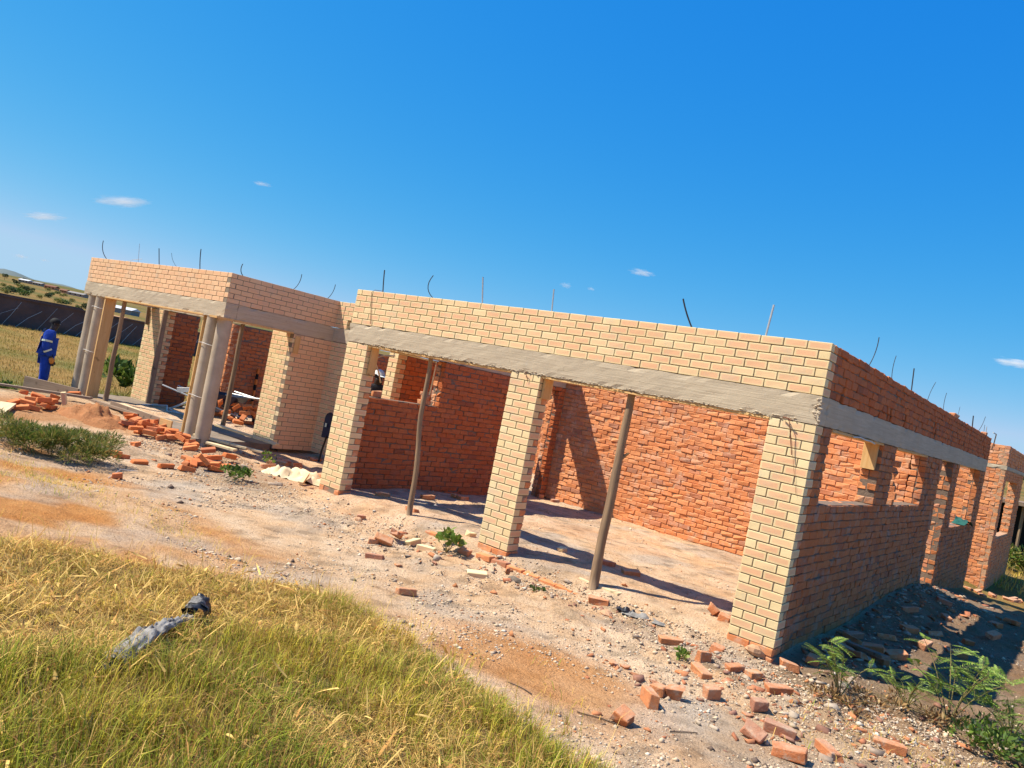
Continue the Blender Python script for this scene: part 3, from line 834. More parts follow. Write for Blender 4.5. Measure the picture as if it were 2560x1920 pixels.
for k, (x, y, l, rz, z, lab) in enumerate(((-2.75, .05, 1.0, 28, .02, 'pale sawn plank lying nearest to the right porch columns'), (-2.45, .25, .8, 34, .0, 'pale sawn plank lying at the foot of the porch pillar'), (-2.55, -.05, .55, 22, -.03, 'short pale plank end lying in front of the porch pillar'), (-3.1, .75, 1.5, 12, .12, 'long pale plank lying inside the porch by the pillar'), (-5.0, -.2, 1.5, 3, .10, 'pale plank lying flat on the porch slab'))):
    boards('pale_plank', lab, 'plank', (x, y, z + .06), l, .11, .035, M['pale'], D(rz), D(2))
boards('timber_offcut', 'pale timber offcut lying on sand at the foot of the thick pole', 'timber', (4.82, .10, -.045), .55, .09, .05, M['pale'], D(-6), D(0))
boards('timber_offcut', 'pale timber offcut propped beside the cream sacking', 'timber', (-.62, .22, -.07), .36, .06, .05, M['pale'], D(-50), D(18))
boards('timber_offcut', 'plank lying in the shadow heap beside the side wall', 'plank', (7.28, 1.42, -.04), .62, .10, .03, M['oldwood'], D(-40), D(-6))
# shovel leaning upside down by the entrance
t = thing('shovel', 'dark navy shovel standing upside down beside the left garage pier', 'shovel', (-2.31, 1.80, -.12))
mb = MB()
def bl_(u, v):
    wd = .125 * (1 - .0 * v) * (1 if v < .72 else math.sqrt(max(.02, 1 - ((v - .72) / .28) ** 2)))
    return ((u - .5) * 2 * wd + .11, .03 * (1 - (2 * u - 1) ** 2) - .02, .48 + v * .48)
mb.sheet(bl_, 8, 14); mb.sheet(lambda u, v: tuple(np.array(bl_(1 - u, v)) + (0, .006, 0)), 8, 14); mb.build('blade', M['navy'], t, True)
mb = MB(); mb.tube([(0, .02, .0), (.05, .0, .25), (.11, .0, .52)], .018, 8); mb.build('handle', M['boot'], t, True)
mb = MB(); mb.box(.03, .075, -.026, -.022, .68, .75); mb.build('sticker', M['refl'], t)
# bits seen inside the porch
t = thing('striped_staff', 'orange and black striped measuring staff leaning on the dark inner wall', 'staff', (-6.87, 3.3, .0))
for k in range(9):
    mb = MB(); mb.box(-.03, .03, -.02, .02, .05 + k * .13, .05 + k * .13 + .128); mb.build('band', M['orange'] if k % 2 == 0 else M['dark'], t)
t = thing('metal_trestle', 'pale metal bars piled on bricks beside the right porch columns', 'metal bars', (-5.6, 2.1, .05))
for k in range(3):
    mb = MB(); mb.tube([(-.5, .1 * k, .52 + .05 * k), (.55, .15 + .12 * k, .62 - .03 * k)], .02, 6); mb.build('bar', M['galv'], t)
boards('perforated_angle', 'grey perforated steel strip resting on a trestle in the porch', 'steel strip', (-6.25, 1.25, .56), .42, .02, .10, M['galv'], D(20), D(-10))
t = thing('wheelbarrow', 'dark wheelbarrow standing in the shade behind the porch columns', 'wheelbarrow', (-6.1, 1.9, .0), D(30))
mb = MB(); mb.add([(-.4, -.28, .35), (.4, -.22, .35), (.4, .22, .35), (-.4, .28, .35), (-.55, -.36, .62), (.6, -.3, .6), (.6, .3, .6), (-.55, .36, .62)], [(0, 3, 2, 1), (0, 1, 5, 4), (1, 2, 6, 5), (2, 3, 7, 6), (3, 0, 4, 7)]); mb.build('tray', M['navy'], t)
mb = MB(); mb.tube([(.75 + .17 * math.cos(a), 0, .17 + .17 * math.sin(a)) for a in np.linspace(0, 6.28, 19)], .035, 8); mb.build('wheel', M['boot'], t, True)
for s in (-1, 1):
    mb = MB(); mb.tube([(.75, s * .06, .17), (0, s * .2, .33), (-1.1, s * .3, .55)], .017, 7); mb.tube([(-.35, s * .25, .38), (-.5, s * .27, .0)], .015, 6); mb.build('handle', M['galv'], t)
mb = MB(); mb.tube([(-6.6, .6, .12), (-6.2, .9, .2), (-5.8, .7, .13), (-5.4, .9, .16), (-5.0, .6, .1)], .014, 6); mb.tube([(-6.4, 1.0, .12), (-5.9, .8, .17), (-5.6, 1.0, .1)], .012, 6)
tag(mb.build('loose_hose', M['galv']), 'pale grey hose lying in loops on the porch slab', 'hose')
tag(boards('steel_bar', 'long pale pole leaning low across the porch opening', 'pole', (-6.0, 1.2, .34), 1.2, .035, .035, M['galv'], D(35), D(-32)))

# ================================================================ LOOSE BRICKS
LB = {
  'front': [(5.96,-0.43,40,0.27),(6.33,-0.19,10,0.14),(6.52,-0.99,-38,0.29),(6.64,-0.53,70,0.36),(6.82,-0.57,50,0.18),(6.73,-0.97,-36,0.13),(6.66,-1.82,25,0.08),(6.82,-1.48,43,0.11),(6.6,-2.1,-47,0.38),(6.55,-1.86,-7,0.08),(6.68,-2.65,-2,0.09),(7.32,-1.93,-3,0.14),(7.13,-1.3,35,0.13),(7.13,-1.5,15,0.08),(6.93,-0.93,33,0.09),(6.03,-1.66,-17,0.07),(6.12,-1.58,35,0.07),(6.24,-1.64,8,0.08),(6.4,-1.62,1,0.07),(6.5,-1.71,-8,0.09),(4.98,-0.16,24,0.21),(5.95,0.51,13,0.12),(6.09,0.49,19,0.13),(6.39,-0.66,50,0.09)],
  'right': [(6.94,0.05,25,0.14),(7.09,-0.7,49,0.17),(7.4,-1.6,21,0.24),(7.59,-2.0,10,0.23),(7.74,-1.62,-38,0.25),(8.02,-1.01,16,0.22),(7.05,0.37,8,0.09),(7.9,4.13,31,0.13)],
  'shade': [(6.98,1.55,31,0.27),(7.05,1.86,-25,0.2),(7.3,1.7,3,0.21),(7.48,1.96,41,0.14),(7.24,1.23,-28,0.15),(7.56,3.81,42,0.17),(7.33,3.47,55,0.17)],
  'back': [(6.93,13.78,80,0.63),(7.06,14.38,76,0.6),(7.24,15.02,75,0.56),(7.45,15.44,57,0.32),(7.57,16.1,71,0.38),(7.74,15.69,66,0.36),(8.21,7.33,67,0.31),(7.89,6.19,38,0.09)],
  'mid': [(1.3,-0.27,52,0.12),(2.42,-1.07,45,0.08),(2.51,-0.99,41,0.15),(2.45,-0.73,104,0.26),(2.55,-0.54,95,0.22),(2.88,-0.64,21,0.17),(3.1,-0.2,-1,0.19),(3.01,-1.58,40,0.17),(3.31,-1.51,32,0.06),(3.34,-0.97,101,0.22),(4.06,-2.13,71,0.25),(3.82,-0.81,45,0.19),(2.84,0.19,72,0.22),(1.58,0.37,-1,0.26)],
  'garage': [(0.63,0.69,50,0.21),(0.71,1.59,72,0.17),(0.55,2.42,88,0.17),(0.64,2.53,93,0.29),(3.69,1.0,92,0.35),(4.27,1.16,68,0.2),(4.63,1.14,46,0.16),(4.95,0.42,75,0.11),(0.36,5.87,74,0.34),(0.08,5.6,59,0.17)],
  'pier': [(-1.96,0.53,60,0.23),(-2.28,0.93,68,0.14),(-2.12,0.96,88,0.2),(-1.65,0.28,77,0.1),(-1.88,0.99,98,0.22),(-2.39,1.81,99,0.22),(-0.82,0.53,72,0.19)],
  'pileA': [(-5.06,-2.32,119,0.24),(-4.62,-2.36,62,0.14),(-5.34,-2.04,109,0.23),(-4.75,-2.14,67,0.2),(-5.63,-1.7,141,0.8),(-5.0,-1.77,129,0.51),(-5.77,-1.43,136,0.37),(-5.32,-1.46,77,0.14),(-6.26,-0.9,46,0.29)],
  'pileB': [(-4.01,-1.1,72,0.26),(-4.55,-0.61,82,0.18),(-4.17,-0.73,120,0.38),(-3.46,-1.05,83,0.18),(-3.3,-0.91,55,0.23),(-3.94,-0.62,57,0.15),(-3.94,-0.45,71,0.13),(-3.61,-0.51,71,0.13),(-3.7,-0.31,106,0.2),(-4.08,0.02,85,0.21),(-3.1,-0.62,70,0.25),(-3.36,-0.31,70,0.13),(-2.99,-0.44,69,0.13),(-3.07,-0.2,124,0.49),(-2.54,-0.6,68,0.25),(-2.75,-0.27,102,0.17),(-2.68,-0.15,89,0.16)],
  'pileC': [(-2.7,-1.41,97,0.14),(-1.98,-2.08,104,0.14),(-1.78,-2.04,95,0.2),(-1.5,-1.93,87,0.27),(-1.33,-1.62,85,0.28),(-1.24,-1.37,83,0.27),(-1.6,-1.13,113,0.26),(-1.38,-1.04,59,0.21),(-2.0,-0.72,85,0.26),(-2.13,-0.54,60,0.21),(-1.82,-0.6,99,0.11),(-1.96,-0.25,94,0.42),(-1.3,-0.86,80,0.23),(-1.55,-0.58,72,0.16),(-0.66,-2.62,61,0.08)],
}
LBM = {}
def loose(name, x, y, yaw, size, label, group, tier=0, tilt=(0, 0), mat='redloose', var=None, z=None, roll=0):
    var = R.randrange(4) if var is None else var
    key = (size, var, mat)
    if key not in LBM:
        l = {'full': .22, 'half': .115, 'chip': .07, 'three': .165}[size]
        d, h = (.105, .073) if size != 'chip' else (.06, .04)
        v, bl = brickgeo(l, d, h, .006, .004 if size == 'full' else .008, .22 if size != 'chip' else .5)
        if size in ('half', 'chip', 'three'):          # broken end
            e = v[:, 0] > 0; v[e, 0] += RNG.normal(0, .006, e.sum())
        mb = MB(); mb.add(v, BF, bl); me = mb.mesh('loose_brick'); me.materials.append(M[mat]); LBM[key] = me
    o = put(name, LBM[key])
    hz = (.0365 if roll == 0 else .0525) if size != 'chip' else .02
    o.rotation_euler = (D(tilt[0] + roll), D(tilt[1]), D(yaw))
    zz = H(x, y) if z is None else z
    o.location = (x, y, zz + hz - (.006 if tier or z is not None else R.uniform(.004, .026)) + tier * .07 + abs(math.sin(D(tilt[1]))) * .07)
    return tag(o, label, 'brick', group)
FL = ['whole red brick lying flat below the right garage pier, cement-grey top', 'broken half brick next to the right garage pier base', 'red brick lying with one corner towards the grass below the right pier', 'pale dusty brick on edge nearest the right pier, at its left corner', 'half brick casting a dark hole shadow below the right pier corner',
 'thin curved brick chip between the bricks below the right pier', 'rounded half brick standing alone on pale sand, middle of the front', 'half brick with square end standing on pale sand right of the rounded half', 'large pale-pink brick pointing at the viewer beside the orange sand', 'broken half brick touching the back of the large pale-pink brick',
 'thin tilted brick piece on sand nearest to the green grass', 'tilted brick with mortar spots near the bottom right of the sand', 'greyish half brick in the rubble right of the sand path', 'small brick chip beside the greyish half brick', 'small brick chip above the greyish half brick',
 'flat brick chip at the left end of the stone row on orange sand', 'small brick chip second along the stone row on orange sand', 'flat brick chip in the middle of the stone row on orange sand', 'brick chip near the right end of the stone row on orange sand', 'brick chip at the right end of the stone row on orange sand',
 'half-buried brick in line with the garage threshold beside the black plastic', 'broken brick against the left foot of the right garage pier', 'half brick leaning on the front left corner of the right pier', 'upright half brick behind the corner-forward brick']
FS = ['full', 'half', 'full', 'full', 'half', 'chip', 'half', 'half', 'full', 'half', 'half', 'three', 'half', 'chip', 'chip', 'chip', 'chip', 'chip', 'chip', 'chip', 'full', 'half', 'half', 'half']
for (x, y, a, l), lab, s in zip(LB['front'], FL, FS):
    t = {10: (20, 20), 11: (28, 18), 21: (0, 35), 2: (0, 4), 3: (6, 0)}.get(FL.index(lab), (R.uniform(-6, 6), R.uniform(-5, 5)))
    loose('loose_brick', x, y, a, s, lab, 'loose bricks on the sand', 0, t, roll=90 if FL.index(lab) in (6, 7, 8, 23) else 0)
RL = ['brick half in sun at the corner of the right pier shadow', 'red brick lying right of the upright bricks below the pier', 'large worn brick at the bottom right with a grey scuffed face', 'dark orange brick lying at the bottom edge of the sand', 'brick pointing down towards the bottom edge, left of the weeds', 'chipped brick with white mortar on top below the weeds', 'half brick in shadow behind the small weed', 'single sunlit orange half brick on the shaded side yard']
for (x, y, a, l), lab, s in zip(LB['right'], RL, ['three', 'full', 'full', 'full', 'full', 'full', 'half', 'half']):
    loose('loose_brick', x, y, a, s, lab, 'loose bricks on the sand', 0, (R.uniform(-7, 7), R.uniform(-6, 6)))
for i, (x, y, a, l) in enumerate(LB['shade'] + [(7.1, 1.3, 20, 0), (7.4, 1.5, -30, 0), (7.0, 2.1, 60, 0), (7.25, 2.6, 10, 0), (7.6, 2.9, 80, 0), (7.15, 4.4, 40, 0), (7.5, 5.2, 120, 0), (7.9, 3.2, 15, 0), (8.1, 4.9, 70, 0), (7.3, 6.3, 35, 0)]):
    loose('loose_brick', x, y, a, 'full', 'red brick lying in the dark shadow beside the side wall', 'bricks in the side wall shadow', 0, (R.uniform(-15, 15), R.uniform(-12, 12)))
for i, (x, y, a, l) in enumerate(LB['back']):
    for q in range(2 if i < 6 else 1):
        loose('loose_brick', x + q * .25 + R.uniform(-.1, .1), y + R.uniform(-.3, .3), R.uniform(0, 180), 'full', 'sunlit brick in the rubble row in front of the far wing', 'rubble row by the far wing', 0, (R.uniform(-15, 15), R.uniform(-12, 12)))
ML = ['small brick piece on the rubble strip in front of the left opening', 'small dark brick left of the tilted brick by the leafy weed', 'tilted orange brick in the trio left of the leafy weed', 'brick with shaded end leaning at the back of the trio', 'pale brick lying between the trio and the leafy weed',
 'white-topped brick touching the left side of the leafy weed', 'brown broken brick right behind the leafy weed', 'broken brick with notched face below the trio', 'tiny triangular brick shard in front of the leafy weed', 'small reddish brick lump below the leafy weed', 'clean orange brick with a broken corner alone near the grass tip',
 'ribbed cream brick half-sunk in sand before the middle pier', 'pale half brick beside the left foot of the middle pier', 'orange brick wedged behind the foot of the slim pole']
MS = ['half', 'half', 'full', 'three', 'full', 'full', 'three', 'full', 'chip', 'chip', 'full', 'full', 'half', 'full']
for i, ((x, y, a, l), lab, s) in enumerate(zip(LB['mid'], ML, MS)):
    loose('loose_brick', x, y, a, s, lab, 'loose bricks on the sand', 0, {2: (35, 12), 3: (0, 25)}.get(i, (R.uniform(-8, 8), R.uniform(-6, 6))), mat='face' if i in (4, 5, 11, 12) else 'redloose')
GL = [('red brick lying in the shaded left half of the garage', 'bricks in the garage shade')] * 4 + [('block-like half brick on the sunlit garage floor behind the middle pier', None), ('brick in the beam shadow right of the thick pole', None), ('second brick in the beam shadow, further right of the thick pole', None), ('orange brick chip beside the timber offcut at the thick pole', None), ('dark brick lying at the foot of the garage back wall', None), ('small brick at the foot of the rear door jamb', None)]
for i, ((x, y, a, l), (lab, g), s) in enumerate(zip(LB['garage'], GL, ['full', 'full', 'half', 'full', 'half', 'full', 'full', 'chip', 'full', 'half'])):
    loose('loose_brick', x, min(y, 5.75), a, s, lab, g or 'bricks on the garage floor', 0, (R.uniform(-6, 6), R.uniform(-5, 5)), mat='face' if i == 4 else 'redloose')
for x, y, a, l in LB['pier'] + [(-2.0, .8, 20, 0), (-1.5, .9, 70, 0), (-1.2, 1.0, 10, 0)]:
    loose('loose_brick', x, y, a, 'full' if R.random() < .7 else 'half', 'broken brick in the rubble between porch pillar and left garage pier', 'rubble by the entrance', 0, (R.uniform(-20, 20), R.uniform(-15, 15)))
PA = [0, 0, 0, 0, .8, 0, .8, 1.2, 1.5]
for i, (x, y, a, l) in enumerate(LB['pileA'] + [(-5.2, -2.0, 30, 0), (-4.9, -1.9, 140, 0), (-5.5, -1.8, 70, 0), (-5.1, -1.75, 20, 0), (-5.35, -1.7, 100, 0), (-4.95, -2.15, 60, 0), (-5.6, -2.0, 150, 0), (-5.0, -1.9, 85, 0), (-5.3, -1.9, 45, 0)]):
    if i == 7: loose('loose_brick', x, y, 70, 'full', 'pale cement-covered brick on the left heap', None, 1, (10, 75), mat='face')
    else: loose('loose_brick', x, y, a, 'full', 'red brick in the heap at the left of the porch', 'left brick heap', PA[i] if i < 9 else R.choice((.5, 1.1, 1.6)), (R.uniform(-15, 15), R.uniform(-14, 14)), mat='redpile')
for i, (x, y, a, l) in enumerate(LB['pileB'] + [(-3.9, -.75, 40, 0), (-3.7, -.8, 100, 0), (-3.5, -.75, 20, 0), (-3.3, -.6, 150, 0), (-4.2, -.9, 60, 0), (-4.35, -.75, 30, 0), (-4.0, -.95, 75, 0), (-3.85, -.6, 10, 0), (-3.6, -.95, 130, 0), (-3.45, -.9, 50, 0), (-3.2, -.75, 95, 0), (-4.1, -.7, 160, 0), (-3.75, -.7, 65, 0), (-3.5, -.6, 110, 0), (-2.95, -.55, 20, 0)]):
    loose('loose_brick', x, min(y, -.5) if x > -4.6 else y, a, 'full' if i % 5 else 'three', 'red brick in the heap in front of the right porch columns', 'middle brick heap', R.choice((0, 0, .8, 1.2)) if i < 10 else R.choice((0, .5, 1.0, 1.5)), (R.uniform(-22, 22), R.uniform(-20, 20)), mat='redpile')
for i, (x, y, a, l) in enumerate(LB['pileC'] + [(-1.75, -.75, 40, 0), (-1.6, -.9, 120, 0), (-1.95, -.95, 15, 0), (-1.7, -1.0, 75, 0), (-1.5, -.8, 30, 0), (-1.85, -.8, 110, 0), (-1.55, -1.1, 150, 0)]):
    lab = {3: 'single clean red brick lying apart at the left of the lower heap', 0: 'small brick lying alone between the two heaps', 14: 'small dark brick alone on the sand below the dark shrub'}.get(i)
    loose('loose_brick', x, y, a, 'full' if i not in (0, 14) else 'half', lab or 'red brick in the lower heap on the sand before the porch', 'lower brick heap', .9 if i in (7, 9, 10, 11) else 0, (R.uniform(-16, 16), 40 if i == 7 else R.uniform(-14, 14)), mat='redpile')
for i in range(22):
    loose('loose_brick', -5.45 + R.gauss(0, .32), 2.1 + R.gauss(0, .25), R.uniform(0, 180), 'full', 'red brick in the pile inside the porch room', 'indoor brick pile', 0, (R.uniform(-40, 40), R.uniform(-40, 40)), z=.0 + max(0, .42 - .06 * (i % 7)), mat='redpile')
# threshold bricks along the garage opening
for k in range(8):
    loose('threshold_brick', 3.35 + k * .235, -.10 + R.uniform(-.01, .01), R.uniform(-3, 3), 'full', 'dusty brick laid flush in the sand along the garage threshold', 'threshold bricks', z=-.165 - .006 * k, tilt=(R.uniform(-3, 3), R.uniform(-3, 3)), mat='redsmear')
for k in range(3):
    loose('threshold_brick', 2.4 + k * .235, -.02, R.uniform(-3, 3), 'full', 'dusty brick laid flush in the sand left of the middle pier', 'threshold bricks left', z=-.15, tilt=(0, 0), mat='redsmear')
# bricks stacked in the window openings
def stack(lst, label, group):
    for (x, y, z, yaw, s, roll) in lst:
        loose('stacked_brick', x, y, yaw, s, label, group, z=z, roll=roll)
stack([(6.68, 3.93, 1.365, 0, 'full', 0), (6.60, 3.92, 1.435, 0, 'half', 90), (6.75, 3.93, 1.435, 0, 'half', 90), (6.68, 3.93, 1.54, 5, 'full', 0), (6.66, 3.94, 1.615, -4, 'full', 0), (6.71, 3.94, 1.69, 0, 'half', 90), (6.66, 3.94, 1.80, 3, 'full', 0), (6.68, 3.95, 1.875, 0, 'full', 0)], 'red brick in the open stack standing on the second side window sill', 'window sill brick stack')
stack([(-.10, .86, 1.365, 90, 'full', 90)], 'single brick standing on the garage window sill near the man in the cap', None)
stack([(-.10, 1.93, 1.365, 90, 'full', 0), (-.10, 1.94, 1.435, 90, 'half', 0), (-.1, 1.93, 1.51, 90, 'full', 0)], 'brick in the small stack on the garage window sill behind the slim pole', 'garage sill brick stack')
# green cloth on the far sill
mb = MB(); mb.sheet(lambda u, v: (6.60 + .24 * v + (.02 * math.sin(9 * u)), 10.9 + 1.35 * u, .945 + .16 * math.sin(math.pi * u) * (1 - .4 * v) * (.7 + .5 * nz(u, v, 1, 4)) - (.16 * max(0, u - .75) * 4 * max(0, v - .6))), 18, 8)
tag(mb.build('cloth', M['green'], None, True), 'dark green cloth draped on the sill of the far side window', 'cloth')

# ================================================================ PLANTS
def leafcloud(n, fn, size, cols, asp=.45, up=.3):
    """n diamond leaves; fn() -> (point, outward direction)"""
    V = np.zeros((n * 4, 3)); F = np.arange(n * 4).reshape(n, 4); Cc = np.zeros((n * 4, 3))
    for k in range(n):
        p, d = fn(); p = np.array(p); d = np.array(d, float) + RNG.normal(0, .5, 3) + (0, 0, up)
        d /= np.linalg.norm(d) + 1e-6
        s = np.cross(d, RNG.normal(0, 1, 3)); s /= np.linalg.norm(s) + 1e-6
        L = size * RNG.uniform(.6, 1.4); m = p + d * L * .45 + np.array((0, 0, L * .08))
        V[k * 4] = p; V[k * 4 + 1] = m + s * L * asp * .5; V[k * 4 + 2] = p + d * L; V[k * 4 + 3] = m - s * L * asp * .5
        c = np.array(cols[RNG.integers(len(cols))]) * RNG.uniform(.75, 1.25); Cc[k * 4:k * 4 + 4] = c
    return V, F, Cc
GREENS = [(.055, .10, .018), (.075, .13, .022), (.10, .15, .03), (.045, .08, .016)]
OLIVE = [(.22, .21, .05), (.32, .27, .06), (.15, .17, .035), (.38, .29, .08), (.10, .13, .025)]
LIME = [(.16, .24, .03), (.12, .20, .025), (.22, .27, .05), (.09, .16, .02)]
def blob(cs, rs, k=1.):
    cs = [np.array(c) for c in cs]
    def fn():
        i = RNG.integers(len(cs)); d = RNG.normal(0, 1, 3); d[2] = abs(d[2]) * .9 if k == 1 else d[2]; d /= np.linalg.norm(d)
        r = rs[i] * RNG.uniform(.35, 1.) ** .5
        return cs[i] + d * r * np.array((1, 1, .8)), d
    return fn
def shrub(name, label, loc, fn, n, size, cols, stems, cat='shrub', group=None, asp=.45, mat='leaf'):
    t = thing(name, label, cat, loc, 0., group)
    V, F, Cc = leafcloud(n, fn, size, cols, asp); quick('foliage', V, F, Cc, M[mat], t)
    mb = MB()
    for (a, b, r) in stems:
        a = Vector(a); b = Vector(b); m = (a + b) / 2 + Vector((R.uniform(-.1, .1), R.uniform(-.1, .1), 0)) * (b - a).length
        mb.tube([a, m, b], [r, r * .7, r * .3], 5)
    mb.build('stem', M['stem'] if size < .3 else M['bark'], t)
    return t
# the feathery dark shrub on the sand
cs = [(R.uniform(-.6, .6), R.uniform(-.3, .3), R.uniform(.03, .24)) for _ in range(34)]
rs = [R.uniform(.12, .24) for _ in cs]
t = shrub('shrub', 'low feathery dark green shrub on the sand left of the brick heaps', (-1.72, -2.95, H(-1.7, -2.95)), blob(cs, rs), 13000, .07, OLIVE + LIME + OLIVE, [((c[0] * .8, c[1] * .8, 0), c, .005) for c in cs], asp=.12)
t.rotation_euler.z = D(38)
cs = [(R.uniform(-.5, .5), R.uniform(-.25, .25), R.uniform(.05, .2)) for _ in range(14)]
t = shrub('shrub', 'feathery olive weeds at the left edge in front of the left brick heap', (-2.75, -3.55, H(-2.75, -3.55)), blob(cs, [.2] * 14), 4200, .05, OLIVE, [((0, 0, 0), c, .008) for c in cs], asp=.22)
t.rotation_euler.z = D(30)
# leafy weeds
def weed(label, x, y, r, h, n, size, cols, asp=.8):
    cs = [(R.uniform(-r, r), R.uniform(-r, r) * .8, h * R.uniform(.4, 1)) for _ in range(9)]
    return shrub('weed', label, (x, y, H(x, y)), blob(cs, [r * .45] * 9), n, size, cols, [((0, 0, 0), c, .005) for c in cs], 'weed', asp=asp)
weed('bright green round-leaved weed growing among bricks before the middle pier', 2.95, -.36, .15, .22, 75, .085, LIME)
weed('low green weed at the right end of the lower brick heap', -.74, -.90, .2, .13, 420, .045, GREENS + LIME)
weed('small yellow-green sprig on the rubble before the right pier', 6.22, -.76, .07, .05, 60, .04, LIME)
weed('tiny green seedling in the rubble near the entrance', -1.75, .35, .08, .22, 40, .06, LIME)
weed('small dark green weed on sand by the garage threshold', 4.45, -.55, .06, .05, 40, .035, GREENS)
weed('leafy weed beside the plank at the left end of the porch', -8.3, -1.5, .3, .22, 500, .07, GREENS + LIME)
weed('broad-leaved green plant behind the left porch columns', -9.6, 1.6, .5, .75, 420, .22, GREENS + LIME, .4)
weed('yellow-green broad-leaved plant left of the corner pier', -10.3, 3.0, .5, .5, 300, .18, LIME, .4)
weed('green ground cover in the bottom right corner', 8.62, .02, .38, .10, 900, .05, LIME + GREENS, .5)
# feathery weeds at the right
def frond_mesh(L, m):
    V = []; F = []; Cc = []
    for k in range(m):
        u = (k + 1) / m; x = L * u; z = -.35 * L * u * u
        ll = .17 * L * (1.15 - .75 * abs(u - .45) * 1.6) + .006
        for s in (-1, 1):
            b = len(V); tw = .35
            V += [(x, 0, z), (x + ll * .35, s * ll * .55 , z + .006 - tw * .02), (x + ll * .6, s * ll, z - .01), (x + ll * .12, s * ll * .6, z - .004)]
            F.append((b, b + 1, b + 2, b + 3)); c = np.array(LIME[k % 4]) * (1.1 + .8 * u); Cc += [c] * 4
    b = len(V)
    for k in range(6):
        u = k / 5; V += [(L * u, -.0025, -.35 * L * u * u + .002), (L * u, .0025, -.35 * L * u * u + .002)]; Cc += [(.16, .15, .05)] * 2
    for k in range(5): F.append((b + 2 * k, b + 2 * k + 1, b + 2 * k + 3, b + 2 * k + 2))
    o = quick('frond', np.array(V), np.array(F), np.array(Cc), M['leaf']); me = o.data; bpy.data.objects.remove(o)
    return me
FM = [frond_mesh(.26, 13), frond_mesh(.20, 11), frond_mesh(.15, 9)]
def fern(label, x, y, h, ns, spread):
    t = thing('feathery_weed', label, 'weed', (x, y, H(x, y)))
    mb = MB()
    for s in range(ns):
        a = R.uniform(0, 6.28); e = Vector((math.cos(a) * spread * R.uniform(.4, 1), math.sin(a) * spread * R.uniform(.4, 1), h * R.uniform(.6, 1)))
        pts = [Vector((0, 0, 0)), e * .35 + Vector((0, 0, h * .12)), e * .7 + Vector((0, 0, h * .1)), e]
        mb.tube(pts, [.006, .005, .004, .002], 5)
        for k in range(7):
            u = .35 + .65 * k / 6; i = min(2, int(u * 3)); p = pts[i].lerp(pts[i + 1], u * 3 - i)
            f = put('frond', FM[R.randrange(3)], t); f.location = p
            f.rotation_euler = (R.uniform(-.4, .4), R.uniform(-.9, .1), R.uniform(0, 6.28)); f.scale = (h / .6,) * 3
    mb.build('stem', M['stem'], t, True)
fern('small feathery weed in front of the shadow beside the right pier', 7.46, -.22, .44, 7, .26)
fern('tall feathery weed with long fronds at the bottom right', 8.22, .28, .62, 9, .46)
fern('low feathery weed between the small and the tall feathery weeds', 7.92, .10, .30, 8, .28)
fern('feathery weed at the right picture edge below the tall one', 8.66, .34, .38, 9, .32)

BRN = [(.30, .16, .06), (.42, .25, .10), (.22, .11, .05), (.50, .34, .16)]
for lab, x, y, r in (('dry brown brush and roots at the foot of the small feathery weed', 7.55, -.32, .2), ('dry brown brush and roots under the tall feathery weed', 8.2, .16, .3)):
    cs = [(R.gauss(0, r), R.gauss(0, r * .7), R.uniform(0, .07)) for _ in range(12)]
    shrub('dry_brush', lab, (x, y, H(x, y)), blob(cs, [.07] * 12), 420, .05, BRN, [((0, 0, .02), (c[0] * 1.6, c[1] * 1.6, c[2] + .06), .004) for c in cs], 'dry brush', asp=.3, mat='leaf2')
# ---------------------------------------------------------------- grass
def blades(P, h, wd, lean, az, col, curl=.35):
    n = len(P); P = np.asarray(P, float)
    ca, sa = np.cos(az), np.sin(az)
    a = np.stack([-sa, ca, np.zeros(n)], 1) * (wd / 2)[:, None]
    d = np.stack([ca, sa, np.zeros(n)], 1)
    up = np.array((0, 0, 1.))
    mid = P + up * (h * .6)[:, None] + d * (h * lean * curl)[:, None]
    tip = P + up * (h * (1 - .35 * lean))[:, None] + d * (h * lean)[:, None]
    V = np.stack([P - a, P + a, mid - a * .75, mid + a * .75, tip], 1).reshape(-1, 3)
    b = np.arange(n)[:, None] * 5
    F = np.concatenate([b + np.array((0, 1, 3)), b + np.array((0, 3, 2)), b + np.array((2, 3, 4))], 0)
    return V, F, np.repeat(col, 5, 0)
CG = np.array((.33, .38, .035)); CYG = np.array((.76, .58, .075)); CST = np.array((.88, .58, .17)); CBR = np.array((.48, .25, .07))
def lodge(x, y): return ss(-.15, .4, nz(x, y, 4., .9) + .5 * ss(5.6, 4.2, x))
pts = []; hh = []; cc = []; ww = []; ll = []; aa = []
nt_ = 0
